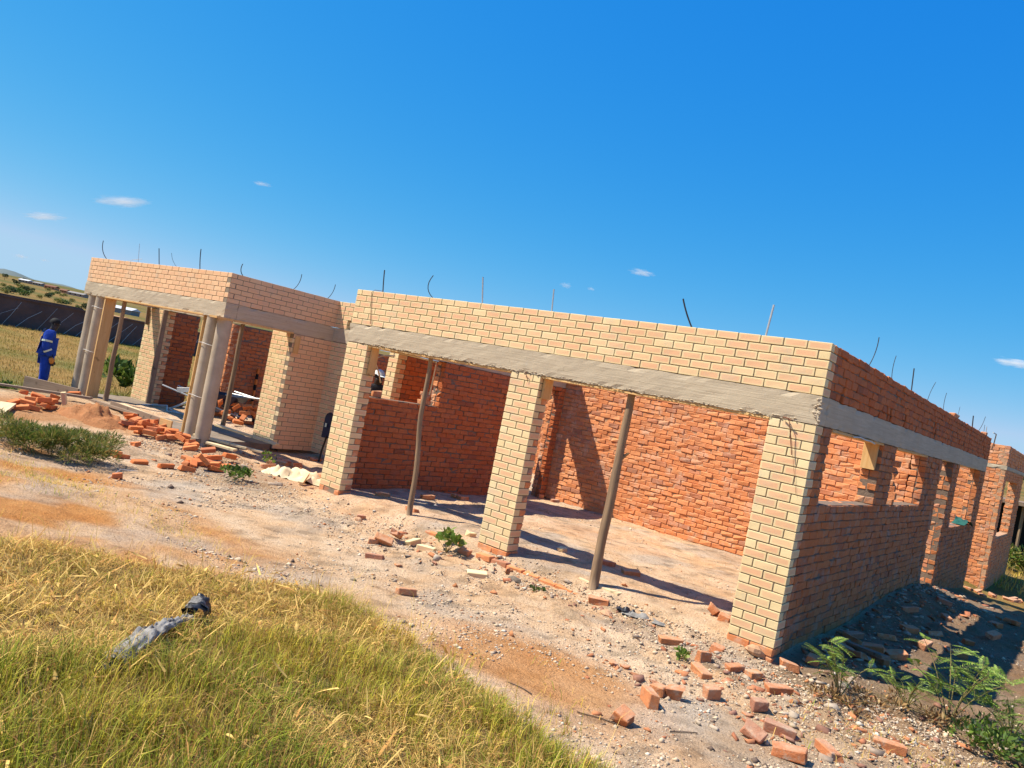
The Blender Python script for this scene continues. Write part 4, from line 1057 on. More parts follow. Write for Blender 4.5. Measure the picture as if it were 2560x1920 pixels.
while nt_ < 6500:
    x = R.uniform(1.2, 8.6); y = R.uniform(-7.2, -2.6)
    e = np.interp(x, EX, EY) + .16 * nz(x, y, 0, 2.2) + .12 * nz(x, y, 3, 6.)
    if y > e and not (y < e + .35 and R.random() < .05): continue
    v = Vector((x, y, 0)) - Vector((CAMP.x, CAMP.y, 0)); dp = v.dot(_f)
    if dp < 1.6 or abs(v.dot(_r)) > dp * .78 + .4: continue
    nt_ += 1
    dry = lodge(x, y); g = nz(x, y, 7., 1.3) + .35 * nz(x, y, 1., 4.) + .35 * ss(4.6, 6.6, x)
    tall = .45 + .6 * ss(-.4, .4, nz(x, y, 9., 2.6)) + .9 * ss(.8, .2, math.hypot(x - 4.6, (y + 3.2) * 1.6)); edge = min(1., max(.25, (e - y) / .3))
    q0 = R.random()
    for q in range(R.randrange(9, 20)):
        a = R.uniform(0, 6.28); rr = abs(R.gauss(0, .03)); px, py = x + rr * math.cos(a), y + rr * math.sin(a)
        u = R.random()
        if u > .30 + .5 * dry: c = CG + (CYG - CG) * min(1, max(0, .55 - .8 * g + R.uniform(-.3, .3)))
        else: c = CST if u > .2 else CBR
        pts.append((px, py, H(x, y) - .01)); cc.append(c * R.uniform(.55, 1.15) * (.5 + .75 * q0)); aa.append(a + R.gauss(0, .6))
        hh.append(R.uniform(.04, .18) * (.4 + .6 * edge) * (1.2 - .45 * dry) * (.6 + .6 * tall)); ww.append(R.uniform(.0022, .006)); ll.append(R.uniform(.2, .9) + .9 * dry * R.random())
V, F, Cc = blades(pts, np.array(hh), np.array(ww), np.array(ll), np.array(aa), np.array(cc))
tag(quick('grass', V, F, Cc, M['grass']), 'patch of yellow-green grass in the foreground', 'grass', kind='stuff')
# straw leaves and stalks lying over the grass
P = []; h = []; wd = []; ln = []; cc = []
for k in range(2600):
    x = R.uniform(2., 7.4); y = R.uniform(-6.8, -2.9)
    if y > np.interp(x, EX, EY) - .05: continue
    if R.random() > .25 + lodge(x, y): continue
    P.append((x, y, H(x, y) + R.uniform(.01, .08))); h.append(R.uniform(.04, .15)); wd.append(R.uniform(.003, .0095)); ln.append(R.uniform(.7, 1.7))
    cc.append((CST * R.uniform(.55, 1.0) if R.random() < .7 else CBR * R.uniform(.8, 1.3)))
V, F, Cc = blades(P, np.array(h), np.array(wd), np.array(ln), RNG.uniform(0, 6.28, len(P)), np.array(cc), .7)
P = []; h = []; wd = []; ln = []; cc = []
for k in range(520):
    x = R.uniform(1.5, 7.6); e = np.interp(x, EX, EY)
    y = e + R.gauss(0, .22) - .05 if k < 260 else R.uniform(-6.8, e)
    P.append((x, y, H(x, y))); h.append(R.uniform(.15, .38)); wd.append(R.uniform(.0025, .0045)); ln.append(R.uniform(.2, .9)); cc.append((CST if R.random() < .6 else CYG) * R.uniform(.7, 1.1))
V2, F2, C2 = blades(P, np.array(h), np.array(wd), np.array(ln), RNG.uniform(0, 6.28, len(P)), np.array(cc))
# curled dead leaves: strips of five cross lines that arch and twist
V3 = []; F3 = []; C3_ = []
for k in range(1500):
    x = R.uniform(2.2, 8.0); y = R.uniform(-6.8, -3.0)
    if y > np.interp(x, EX, EY) - .05 or R.random() > .3 + .7 * lodge(x, y): continue
    p = Vector((x, y, H(x, y) + R.uniform(.02, .10))); a = R.uniform(0, 6.28); L = R.uniform(.05, .17); wd_ = R.uniform(.004, .011); tw = R.uniform(-2.5, 2.5); tilt = R.uniform(-.5, .9); cur = R.uniform(-9, 3)
    b0 = len(V3); c = (CST if R.random() < .55 else CBR * 1.35) * R.uniform(.6, 1.1)
    for q in range(6):
        u = q / 5; d = Vector((math.cos(a), math.sin(a), 0)); sd = Vector((-math.sin(a) * math.cos(tw * u), math.cos(a) * math.cos(tw * u), math.sin(tw * u)))
        m = p + d * (L * u) + Z_ * (tilt * L * u + cur * .5 * (L * u) ** 2); ww_ = wd_ * (1 - .85 * u ** 2)
        V3 += [tuple(m - sd * ww_), tuple(m + sd * ww_)]; C3_ += [c, c]
    for q in range(5):
        i0 = b0 + 2 * q; F3 += [(i0, i0 + 1, i0 + 3), (i0, i0 + 3, i0 + 2)]
V = np.concatenate([V, V2, np.array(V3)]); F = np.concatenate([F, F2 + len(V) - len(V2) - len(V3), np.array(F3) + len(V) - len(V3)]); Cc = np.concatenate([Cc, C2, np.array(C3_)])
tag(quick('straw', V, F, Cc, M['leaf2']), 'dry straw leaves and stalks lying over the grass', 'straw', kind='stuff')
# thin tufts on the sand and the dry field at the left
P = []; h = []; wd = []; ln = []; cc = []
for k in range(26):
    cx, cy, rr, m = ((R.uniform(-1.5, 2.6), R.uniform(-4.6, -2.9), .35, 60) if k < 15 else (R.uniform(7.4, 9.0), R.uniform(-1.6, .6), .25, 50) if k < 22 else (R.uniform(4.6, 6.4), R.uniform(-2.9, -2.2), .15, 14))
    if k < 6: cx, cy, m = R.uniform(-.6, 1.6), R.uniform(-4.2, -3.2), 110
    for q in range(m):
        x = cx + R.gauss(0, rr); y = cy + R.gauss(0, rr * .6)
        P.append((x, y, H(x, y) - .005)); h.append(R.uniform(.03, .10)); wd.append(R.uniform(.003, .006)); ln.append(R.uniform(.5, 1.8)); cc.append((CST * .9 if R.random() < .6 else CYG * .9 if R.random() < .6 else CG) * R.uniform(.7, 1.1))
while len(P) < 34000:
    x = -8.6 - 25 * R.random() ** 1.4; y = R.uniform(-7, 16)
    v = Vector((x, y, 0)) - CAMP; dp = v.dot(_f)
    if v.dot(_r) < -.75 * dp or v.dot(_r) > -.2 * dp or (x > -8.4): continue
    P.append((x, y, H(x, y) - .01)); h.append(R.uniform(.04, .13)); wd.append(R.uniform(.008, .02)); ln.append(R.uniform(.1, .9))
    g = nz(x, y, 2., .3)
    cc.append((CST * .42 if R.random() > .45 + g else CYG * .36 if R.random() < .6 else CG * .4) * R.uniform(.7, 1.15))
V, F, Cc = blades(P, np.array(h), np.array(wd), np.array(ln), RNG.uniform(0, 6.28, len(P)), np.array(cc))
tag(quick('dry_grass', V, F, Cc, M['grass']), 'sparse dry grass tufts on the sand and the field', 'grass', kind='stuff')

# ---------------------------------------------------------------- stones
OV = np.array([(1, 0, 0), (-1, 0, 0), (0, 1, 0), (0, -1, 0), (0, 0, 1), (0, 0, -1)], float)
OF = np.array([(0, 2, 4), (2, 1, 4), (1, 3, 4), (3, 0, 4), (2, 0, 5), (1, 2, 5), (3, 1, 5), (0, 3, 5)])
PV = []; PF = []; PC = []; k = 0
PCOL = [((.64, .48, .315), 12), ((.56, .42, .28), 6), ((.45, .34, .23), 5), ((.66, .56, .43), 3), ((.46, .19, .08), 3), ((.28, .19, .13), 3), ((.16, .11, .08), 3)]
PCL = [c for c, wgt in PCOL for _ in range(wgt)]
while k < 40000:
    q = R.random()
    if q < .62: x, y = R.uniform(-3.5, 8.6), R.uniform(-3.6, .1)
    elif q < .82: x, y = R.uniform(6.9, 9.4), -2.4 + 11 * R.random() ** 1.5
    elif q < .9: x, y = R.uniform(.1, 6.4), R.uniform(.2, 5.8)
    else: x, y = R.uniform(3.4, 8.4), R.uniform(-.75, .0)
    if y < np.interp(x, EX, EY): continue
    m = nz(x, y, 6., 1.1) + .5 * nz(x, y, 2., 3.5) + (.35 if y > -1.4 and y < 0 else -.1) + (.35 if x > 6.6 and y < 2 else 0)
    if R.random() > .22 + 1.5 * m: continue
    s = min(.05, math.exp(R.gauss(-4.95, .6)))
    if x < 2: s *= 1.15
    v = OV * RNG.uniform(.55, 1.25, (6, 1)) * s * np.array((1, R.uniform(.6, 1), R.uniform(.35, .75)))
    a = R.uniform(0, 6.28); ca, sa = math.cos(a), math.sin(a)
    v = v @ np.array(((ca, sa, 0), (-sa, ca, 0), (0, 0, 1))) + np.array((x, y, H(x, y) + s * .12))
    PV.append(v); PF.append(OF + k * 6); c = np.array(PCL[R.randrange(len(PCL))]) * R.uniform(.8, 1.15); PC.append(np.tile(c, (6, 1))); k += 1
tag(quick('gravel', np.concatenate(PV), np.concatenate(PF), np.concatenate(PC), M['peb']), 'small stones and brick chips strewn over the sand', 'gravel', kind='stuff')
# broken brick and mortar shards on the spoil bank and by the pier
TV = np.array([(-1, -.6, -.5), (1, -.5, -.5), (.8, .6, -.5), (-.9, .5, -.5), (-.7, -.4, .5), (.7, -.5, .35), (.6, .4, .5), (-.8, .4, .3)])
TF = np.array([(0, 3, 2, 1), (4, 5, 6, 7), (0, 1, 5, 4), (1, 2, 6, 5), (2, 3, 7, 6), (3, 0, 4, 7)])
PV = []; PF = []; PC = []
SC = [(.50, .20, .09), (.42, .16, .08), (.46, .36, .26), (.38, .28, .2), (.30, .15, .10)]
for k in range(1500):
    if k < 750: x, y = 6.85 + abs(R.gauss(0, .5)), R.uniform(.2, 9.5)
    elif k < 1150: x, y = R.gauss(7.5, .7), R.gauss(-.7, .8)
    elif k < 1300: x, y = R.uniform(-3.2, -.3), R.gauss(-.2, .7)
    else: x, y = R.uniform(2., 6.6), R.gauss(-.45, .3)
    if y > -.02 and x < 6.8 and k > 1150 and x > -.3: continue
    s = min(.075, math.exp(R.gauss(-3.75, .5)))
    a = R.uniform(0, 6.28); b = R.gauss(0, .5); ca, sa, cb, sb = math.cos(a), math.sin(a), math.cos(b), math.sin(b)
    v = (TV + RNG.normal(0, .18, (8, 3))) * s * np.array((1, R.uniform(.5, 1), R.uniform(.3, .8)))
    v = v @ np.array(((1, 0, 0), (0, cb, sb), (0, -sb, cb))) @ np.array(((ca, sa, 0), (-sa, ca, 0), (0, 0, 1))) + np.array((x, y, H(x, y) + s * .2))
    PV.append(v); PF.append(TF + 8 * len(PF)); PC.append(np.tile(np.array(SC[R.randrange(5)]) * R.uniform(.8, 1.15), (8, 1)))
tag(quick('rubble', np.concatenate(PV), np.concatenate(PF), np.concatenate(PC), M['peb']), 'broken brick and mortar rubble along the walls', 'rubble', kind='stuff')
# larger pale rocks
for x, y, s, lab in ((6.62, .0, .10, 'flat pale rock at the corner of the right garage pier'), (4.05, -.42, .085, 'grey lump of rubble by the garage threshold'), (2.55, -.35, .07, 'brown stone on the rubble strip before the left opening'), (5.2, -.35, .07, 'pale stone beside the half-buried brick'), (1.42, -.42, .06, 'flat stone below the small brick piece at the left opening')):
    mb = MB(); v = OV
    vv = []; ff = []
    for la in range(5):
        for lo in range(9):
            th = math.pi * (la + .5) / 5; ph = 2 * math.pi * lo / 9
            p = Vector((math.sin(th) * math.cos(ph), math.sin(th) * math.sin(ph) * .8, math.cos(th) * .5)); p *= 1 + .45 * nz(p.x + x * 7, p.y, p.z, 1.6)
            vv.append(tuple(p * s))
    for la in range(4):
        for lo in range(9): ff.append((la * 9 + lo, (la + 1) * 9 + lo, (la + 1) * 9 + (lo + 1) % 9, la * 9 + (lo + 1) % 9))
    ff.append(tuple(range(9))); ff.append(tuple(36 + q for q in reversed(range(9))))
    mb.add(vv, ff); o = mb.build('rock', M['slab'] if 'grey' in lab else M['mortl']); o.location = (x, y, H(x, y) + s * .2); tag(o, lab, 'rock')

# ---------------------------------------------------------------- soil heap, sacking, plastic
mb = MB(); cx, cy = -4.5, -1.3
mb.sheet(lambda u, v: (lambda a, r: (cx + r * math.cos(a) * 1.1, cy + r * math.sin(a) * .7, gh(cx + r * math.cos(a), cy + r * math.sin(a) * .7) - .03 + .33 * max(0, 1 - r / .75) ** .8 * (.8 + .5 * nz(r * math.cos(a), r * math.sin(a), 0, 5.)) + .045 * nz(r * math.cos(a), r * math.sin(a), 0, 18.)))(u * 2 * math.pi, v * .8), 48, 22)
tag(mb.build('soil_heap', M['dirt'], None, True), 'heap of loose red soil beside the left brick heap', 'soil heap')
def crumple(name, label, cat, x, y, z, L, W, hgt, rz, mat, nu=26, nv=14, back=None, f=5., base=None):
    mb = MB()
    def P(u, v):
        px, py = (u - .5) * L, (v - .5) * W * (1 - .35 * abs(2 * u - 1) ** 2 + .3 * nz(u, 3, x, 4.))
        q = hgt * (.15 + .85 * abs(nz(u * L, v * W, x, f)) * 1.8) * (1 - (2 * v - 1) ** 2 * .8) * (1 - (2 * u - 1) ** 4) + .25 * hgt * nz(u * L, v * W, y, f * 3)
        return (px, py, max(.004, q))
    mb.sheet(P, nu, nv); o = mb.build(name, mat, None, True); o.location = (x, y, z); o.rotation_euler = (0, 0, D(rz))
    return tag(o, label, cat)
crumple('sacking', 'crumpled cream sacking lying left of the left garage pier', 'sack', -1.05, .38, H(-1.05, .38), 1.15, .6, .20, 25, M['tarp'])
crumple('plastic_sheet', 'crumpled black and grey plastic strip on the sand before the garage', 'plastic', 5.52, -.12, H(5.5, -.1) - .01, .5, .12, .05, 12, M['plast'], f=11.)
crumple('plastic_sheet', 'black plastic fold at the left end of the grey plastic strip', 'plastic', 5.30, -.14, H(5.3, -.14) + .012, .22, .10, .06, 5, M['plastd'], f=9.)
t = thing('plastic_pipe', 'torn grey plastic sleeve lying in the foreground grass', 'plastic sleeve', (0, 0, 0))
A, B, C3 = Vector((5.20, -5.42, 0)), Vector((4.78, -4.90, 0)), Vector((4.58, -4.62, 0))
def sleeve(u, v, w=.06, l0=0., l1=1.):
    s = l0 + (l1 - l0) * u
    p = A.lerp(B, min(1, s * 1.7)) if s < .59 else B.lerp(C3, (s - .59) / .41)
    d = (B - A).normalized(); sd = Vector((-d.y, d.x, 0)); a = (v - .5) * 3.6
    wv = w * (.75 + .6 * math.sin(s * 5 + .6) * .4 + .35 * nz(s * 3, v, 2, 2.5))
    return tuple(p + sd * math.sin(a) * wv * 1.1 + Vector((0, 0, H(p.x, p.y) + .055 + .045 * math.sin(s * 3.1) + math.cos(a) * wv * .5 + .030 * nz(s * 6, v * 3, 0, 2.2) + .012 * nz(s * 20, v * 8, 4, 2.))))
mb = MB(); mb.sheet(sleeve, 60, 22); mb.build('sleeve', M['plast'], t, True)
mb = MB(); mb.sheet(lambda u, v: tuple(Vector(sleeve(u, v, .055, 0., .18)) - Vector((-.05, .06, .03))), 8, 12); mb.build('dark_end', M['plastd'], t, True)
mb = MB()
def cap_(u, v):
    a = (v - .5) * 5.2; r = .07 + .035 * nz(u * 3, v * 4, 1, 2.4); s = u
    p = Vector((4.60, -4.63, H(4.6, -4.6) + .075)); d = Vector((-.6, .72, .25)).normalized(); sd = d.cross(Z_).normalized(); up = sd.cross(d)
    return tuple(p + d * (s * .17) + sd * math.sin(a) * r * (1 - .2 * s) + up * math.cos(a) * r)
mb.sheet(cap_, 8, 20); mb.build('black_end_piece', M['plastd'], t, True)
mb = MB(); mb.sheet(lambda u, v: tuple(Vector(cap_(.35 + .3 * u, v)) * 1. + Vector((.0, -.004, .004))), 3, 20); mb.build('grey_band', M['plast'], t, True)
# thin pale wire on the ground by the shrub
mb = MB(); mb.tube([(-1.0, -2.2, H(-1, -2.2) + .02), (-.95, -2.45, H(-1, -2.4) + .05), (-.8, -2.6, H(-.8, -2.6) + .02), (-.62, -2.75, H(-.6, -2.75) + .01)], .005, 5)
tag(mb.build('wire', M['wire']), 'thin pale wire lying on sand at the end of the dark shrub', 'wire')
for x, y, l, a, lab in ((6.55, -2.75, .28, 25, 'thin dark twig on sand nearest the grass'), (7.0, -2.35, .22, 55, 'short curved twig on pale sand at the bottom'), (6.0, -2.9, .2, 10, 'thin twig on the orange sand')):
    mb = MB(); pp = [Vector((x, y, 0)) + Vector((math.cos(D(a)), math.sin(D(a)), 0)) * (l * (u - .5)) + Vector((0, .02 * math.sin(4 * u), 0)) for u in np.linspace(0, 1, 6)]
    mb.tube([(p.x, p.y, H(p.x, p.y) + .008) for p in pp], .004, 5); tag(mb.build('twig', M['bark']), lab, 'twig')

# ================================================================ PEOPLE
def skinmesh(name, V, E, rad, mat, parent, sub=2, root=0):
    import bmesh
    bm = bmesh.new(); ly = bm.verts.layers.skin.verify(); vs = []
    for i, (v, r) in enumerate(zip(V, rad)):
        b = bm.verts.new(v); b[ly].radius = (r, r) if not isinstance(r, tuple) else r; b[ly].use_root = i == root; vs.append(b)
    for a, b in E: bm.edges.new((vs[a], vs[b]))
    me = bpy.data.meshes.new(name); bm.to_mesh(me); bm.free(); me.materials.append(mat)
    o = put(name, me, parent); m = o.modifiers.new('s', 'SKIN'); m.use_smooth_shade = True
    m = o.modifiers.new('d', 'SUBSURF'); m.levels = m.render_levels = sub
    return o
def person(label, loc, rz, pose, cloth, cap=None, shoes=True, glove=None, h=1.72):
    t = thing('person', label, 'person', loc, rz); k = h / 1.72
    t.scale = (k, k, k)
    J = dict(pelvis=(0, 0, .93), spine=(.01, 0, 1.13), chest=(.0, 0, 1.32), neck=(.005, 0, 1.46), jaw=(.03, 0, 1.535), head=(.02, 0, 1.61), crown=(.0, 0, 1.665), nose=(.118, 0, 1.60), chin=(.075, 0, 1.53))
    for s, n in ((1, 'l'), (-1, 'r')):
        J.update({'sh' + n: (-.01, s * .185, 1.395), 'el' + n: (-.05, s * .235, 1.13), 'wr' + n: (.04, s * .235, .90), 'ha' + n: (.07, s * .232, .83),
                  'hi' + n: (0, s * .095, .88), 'kn' + n: (.03, s * .105, .49), 'an' + n: (-.01, s * .11, .09), 'to' + n: (.15, s * .13, .045)})
    J.update(pose)
    names = list(J); ix = {n: i for i, n in enumerate(names)}
    E = [('pelvis', 'spine'), ('spine', 'chest'), ('chest', 'neck'), ('neck', 'jaw'), ('jaw', 'head'), ('head', 'crown'), ('head', 'nose'), ('jaw', 'chin')]
    rb = dict(pelvis=.12, spine=.11, chest=.125, neck=.052, jaw=.068, head=.088, crown=.07, nose=.013, chin=.03)
    for n in 'lr':
        E += [('chest', 'sh' + n), ('sh' + n, 'el' + n), ('el' + n, 'wr' + n), ('wr' + n, 'ha' + n), ('pelvis', 'hi' + n), ('hi' + n, 'kn' + n), ('kn' + n, 'an' + n), ('an' + n, 'to' + n)]
        rb.update({'sh' + n: .055, 'el' + n: .04, 'wr' + n: .027, 'ha' + n: (.035, .018), 'hi' + n: .08, 'kn' + n: .058, 'an' + n: .042, 'to' + n: .035})
    V = [J[n] for n in names]; Ei = [(ix[a], ix[b]) for a, b in E]; rr = [rb[n] for n in names]
    for n, s in (('l', 1), ('r', -1)):                     # five fingers on each hand
        hx, hy, hz = J['ha' + n]
        for q, (ox, ln) in enumerate(((.03, .075), (.012, .085), (-.008, .08), (-.026, .065), (.045, .05))):
            b = len(V); V.append((hx + ox, hy, hz - .035)); V.append((hx + ox + (.02 if q == 4 else .004), hy - s * .012, hz - .035 - ln * .55)); V.append((hx + ox + .012, hy - s * .028, hz - .035 - ln))
            rr += [.0095, .0085, .007]; Ei += [(ix['ha' + n], b), (b, b + 1), (b + 1, b + 2)]
    skinmesh('body', V, Ei, rr, M['skin'], t)
    # clothing
    top = ['spine', 'chest', 'neck', 'shl', 'ell', 'wrl', 'shr', 'elr', 'wrr', 'pelvis']
    rc = dict(pelvis=.185, spine=.178, chest=.18, neck=.08, shl=.105, ell=.085, wrl=.06, shr=.105, elr=.085, wrr=.06)
    ti = {n: i for i, n in enumerate(top)}
    skinmesh('jacket', [J[n] for n in top], [(ti[a], ti[b]) for a, b in E if a in ti and b in ti], [rc[n] for n in top], cloth[0], t)
    leg = ['pelvis', 'hil', 'knl', 'anl', 'hir', 'knr', 'anr']; li = {n: i for i, n in enumerate(leg)}
    rl = dict(pelvis=.135, hil=.105, knl=.085, anl=.072, hir=.105, knr=.085, anr=.072)
    skinmesh('trousers', [J[n] for n in leg], [(li[a], li[b]) for a, b in E if a in li and b in li], [rl[n] for n in leg], cloth[1], t)
    for n in 'lr':
        skinmesh('boot', [J['an' + n], (J['an' + n][0] + .02, J['an' + n][1], .05), J['to' + n]], [(0, 1), (1, 2)], [.055, .055, .048], M['boot'], t, 1)
        if glove: skinmesh('glove', [J['wr' + n], J['ha' + n], (J['ha' + n][0] + .01, J['ha' + n][1], J['ha' + n][2] - .08)], [(0, 1), (1, 2)], [.05, .055, .04], glove, t, 1)
    hx, hy, hz = J['head']
    mb = MB()
    mb.sheet(lambda u, v: (hx - .012 + .104 * math.sin(v * 1.55) * math.cos(u * 6.2832), hy + .092 * math.sin(v * 1.55) * math.sin(u * 6.2832), hz + .012 + .108 * math.cos(v * 1.55)), 18, 8)
    mb.build('hair', M['hair'], t, True)
    for s in (-1, 1):
        mb = MB(); lump(mb, (hx - .005, hy + s * .092, hz - .01), (.018, .012, .03)); mb.build('ear', M['skin'], t)
        mb = MB(); lump(mb, (hx + .083, hy + s * .033, hz + .012), (.008, .012, .007)); mb.build('eye', M['white'], t)
    if cap:
        mb = MB(); mb.sheet(lambda u, v: (hx - .01 + .112 * math.sin(v * 1.5) * math.cos(u * 6.2832), hy + .10 * math.sin(v * 1.5) * math.sin(u * 6.2832), hz + .03 + .105 * math.cos(v * 1.5)), 18, 8)
        mb.sheet(lambda u, v: (hx + .06 + .13 * v, hy + (u - .5) * .16 * (1 - .3 * v * v), hz + .04 - .03 * v), 8, 4); mb.build('cap', cap, t, True)
    return t, J
gz = H(-8.5, -.62)
t, J = person('man in royal blue work suit with reflective strips and orange gloves', (-8.5, -.62, gz), D(62),
    {'ell': (-.03, .225, 1.12), 'wrl': (.07, .215, .90), 'hal': (.10, .20, .83), 'elr': (-.02, -.225, 1.12), 'wrr': (.10, -.20, .92), 'har': (.13, -.19, .85), 'head': (.05, 0, 1.605), 'jaw': (.055, 0, 1.535), 'crown': (.035, 0, 1.66), 'nose': (.148, 0, 1.585), 'chin': (.105, 0, 1.52)},
    (M['blue'], M['blue']), None, True, M['glove'], 1.72)
for n, a, b, w in (('l', .52, .66, .1), ('r', .52, .66, .1)):
    p, q = Vector(J['sh' + n]), Vector(J['el' + n]); mb = MB(); mb.tube([p.lerp(q, a), p.lerp(q, b)], w, 14, cap=False); mb.build('reflective_band', M['refl'], t)
    p, q = Vector(J['el' + n]), Vector(J['wr' + n]); mb = MB(); mb.tube([p.lerp(q, .3), p.lerp(q, .45)], w * .8, 14, cap=False); mb.build('reflective_band', M['refl'], t)
for s in (-.095, -.055, .055, .095):
    mb = MB(); mb.sheet(lambda u, v: (-.115 - .075 * u, s + (v - .5) * .025, 1.475 - .16 * u + .0), 6, 1); mb.build('reflective_strip', M['refl'], t)
t, J = person('man in dark jacket and white cap seen through the garage window', (-1.69, 2.29, -.02), D(-20),
    {'elr': (.1, -.26, 1.2), 'wrr': (.28, -.2, 1.3), 'har': (.33, -.2, 1.34)}, (M['dgrey'], M['dgrey']), M['white'], h=1.78)
# pale bent stick by the window
mb = MB(); mb.tube([(.30, .3, 1.88), (.05, .5, 1.72), (-.02, .62, 1.70), (.0, .60, 1.95), (.05, .70, 2.02), (.1, .9, 2.05)], .012, 6); mb.tube([(.0, .60, 1.92), (-.05, .78, 1.74), (-.1, .9, 1.6)], .012, 6)
tag(mb.build('bent_strip', M['pale']), 'bent pale strips of timber hanging in the garage window', 'timber strip')
mb = MB(); mb.tube([(.62, .16, 2.095), (1.1, .2, 2.085), (1.62, .24, 2.06), (1.60, .26, 1.8), (1.58, .27, 1.6)], .011, 5)
tag(mb.build('timber_strip', M['pale']), 'thin pale strip hanging below the beam of the left opening', 'timber strip')

# ================================================================ BACKGROUND
t = thing('boundary_wall', 'long dark brick boundary wall across the field at the left', 'wall', (-33, 0, .1))
mb = MB()
mb.sheet(lambda u, v: (.05 * nz(u * 50, v * 3, 0, 1.2), -4 + 34 * u, -.2 + v * (1.78 + .05 * nz(u * 34, 0, 0, .4) - (.13 if u > .42 else 0))), 170, 18)
mb.box(-.23, -.06, -4, 30, -.3, 1.42); mb.build('wall', M['wallb'], t)
for k in range(20):
    mb = MB(); mb.obox((-.08, -3.2 + k * 1.7, 1.60 if k < 6 else 1.47), Y_, X_, Z_, 1.69, .28, .07); mb.build('coping_stone', M['wallb'], t)
for k in range(34):
    y = -2.5 + k * .62 + R.uniform(-.2, .2); mb = MB(); y2 = R.uniform(.7, 1.3)
    mb.tube([(-32.80, y, .12), (-32.84, y + y2 * .5, .75 + R.uniform(-.03, .03)), (-32.88, y + y2, 1.35 + R.uniform(-.3, .12))], R.uniform(.006, .011), 4)
    tag(mb.build('leaning_cane', M['wire']), 'thin pale cane leaning diagonally against the dark boundary wall', 'cane', 'canes against the boundary wall')
t = thing('garden_wall', 'pale sunlit brick wall beyond the dark boundary wall', 'wall', (-48, 18.5, .2))
mb = MB(); mb.box(-3, 2.2, 0, .23, -.3, 1.35); mb.build('wall', M['face'], t); mb = MB(); mb.box(2.25, 4.5, 0, .23, -.3, 1.2); mb.build('red_wall_end', M['red'], t)
# hillside trees and bushes
def crown(n, size, cols, rx, rz, nb):
    cs = [(R.uniform(-1, 1) * rx * .6, R.uniform(-1, 1) * rx * .6, R.uniform(.3, 1.) * rz) for _ in range(nb)]
    V, F, Cc = leafcloud(n, blob(cs, [rx * .45] * nb, 0), size, cols, .7)
    o = quick('crown', V, F, Cc, M['leaf']); me = o.data; bpy.data.objects.remove(o); return me
CR = [crown(700, .45, [(.03, .055, .018), (.045, .07, .02), (.025, .045, .015)], 2.4, 2.6, 9), crown(600, .4, OLIVE, 2.2, 2.0, 8), crown(520, .42, GREENS, 2.6, 1.6, 8)]
def tree(label, x, y, s, kind, cat='tree', th=1.4, group=None):
    t = thing('tree' if cat == 'tree' else 'bush', label, cat, (x, y, H(x, y)), R.uniform(0, 6), group)
    c = put('crown', CR[kind], t, (0, 0, th * s if cat == 'tree' else -.15 * s)); c.scale = (s,) * 3
    mb = MB(); mb.tube([(0, 0, -.2), (.1 * s, 0, th * s * .6), (.05, .1, th * s + 1.2 * s)], [.16 * s, .12 * s, .05 * s], 7); mb.tube([(.08 * s, 0, th * s * .6), (.6 * s, .2 * s, th * s + .9 * s)], [.08 * s, .03 * s], 5); mb.build('trunk', M['bark'], t)
HG = 'trees on the far hillside'
tree('tall dark tree at the far left on the skyline', -810.3, 266.2, 1.15, 0, th=1.8)
tree('small tree second from the left edge on the skyline', -803.8, 271.2, .55, 0)
tree('rounded tree above the pale far house', -900, 314, .9, 0)
tree('small tree behind the grey roofed far house', -940, 338, .8, 1)
tree('tiny tree right of the grey roofed far house', -849.1, 311.3, .6, 0)
for k, (x, y, s, kd) in enumerate(((-333.2, 109.7, .75, 0), (-477.5, 162.5, .8, 2), (-346.3, 119, 1.1, 2), (-559.9, 199.5, .7, 0), (-462.8, 163.1, .6, 0), (-431.7, 161.2, .85, 0), (-345.2, 136.2, .6, 2), (-395, 150.6, .5, 1), (-267.9, 110.6, .7, 0), (-572.3, 222.9, .7, 1), (-530.4, 172.8, .9, 1), (-640.7, 219, .9, 1), (-275.6, 111.3, .5, 2), (-355.4, 128.3, .6, 1), (-365, 118, .8, 2), (-300, 97, .7, 1), (-500, 178, .7, 1), (-610, 240, .8, 1), (-420, 142, 1.2, 2), (-450, 150, 1., 1), (-390, 130, 1.1, 2), (-520, 182, 1., 0), (-580, 200, 1.2, 1), (-690, 235, 1.2, 0), (-700, 262, 1., 1), (-560, 212, .9, 2), (-310, 118, .8, 1), (-330, 128, .9, 2), (-440, 176, .8, 1), (-650, 250, 1., 2))):
    tree('dark bush on the dry hillside beyond the boundary wall', x, y, s, kd, 'bush', .3, 'bushes on the far hillside')
def farhouse(label, x, y, rz, l, d, h, roofc, wallc=None):
    t = thing('far_house', label, 'house', (x, y, H(x, y)), D(rz))
    mb = MB(); mb.box(-l / 2, l / 2, -d / 2, d / 2, -.5, h); mb.build('wall', wallc or M['housew'], t)
    mb = MB(); e = .5; mb.add([(-l / 2 - e, -d / 2 - e, h), (l / 2 + e, -d / 2 - e, h), (l / 2 + e, d / 2 + e, h), (-l / 2 - e, d / 2 + e, h), (-l / 2 - e, 0, h + 1.3), (l / 2 + e, 0, h + 1.3)], [(0, 1, 5, 4), (2, 3, 4, 5), (1, 2, 5), (3, 0, 4), (0, 3, 2, 1)]); mb.build('roof', roofc, t)
    for k in range(3):
        mb = MB(); cx = -l / 2 + l * (k + .5) / 3; mb.box(cx - .6, cx + .6, -d / 2 - .03, -d / 2 + .05, .9, 2.1); mb.build('window', M['dark'], t)
farhouse('pale roofed far house on the hill skyline at the left', -861.2, 302, 30, 11, 7, 2.6, M['roof'])
farhouse('grey roofed far house right of the pale roofed one', -850, 310, 35, 9, 7, 2.3, M['plast'])
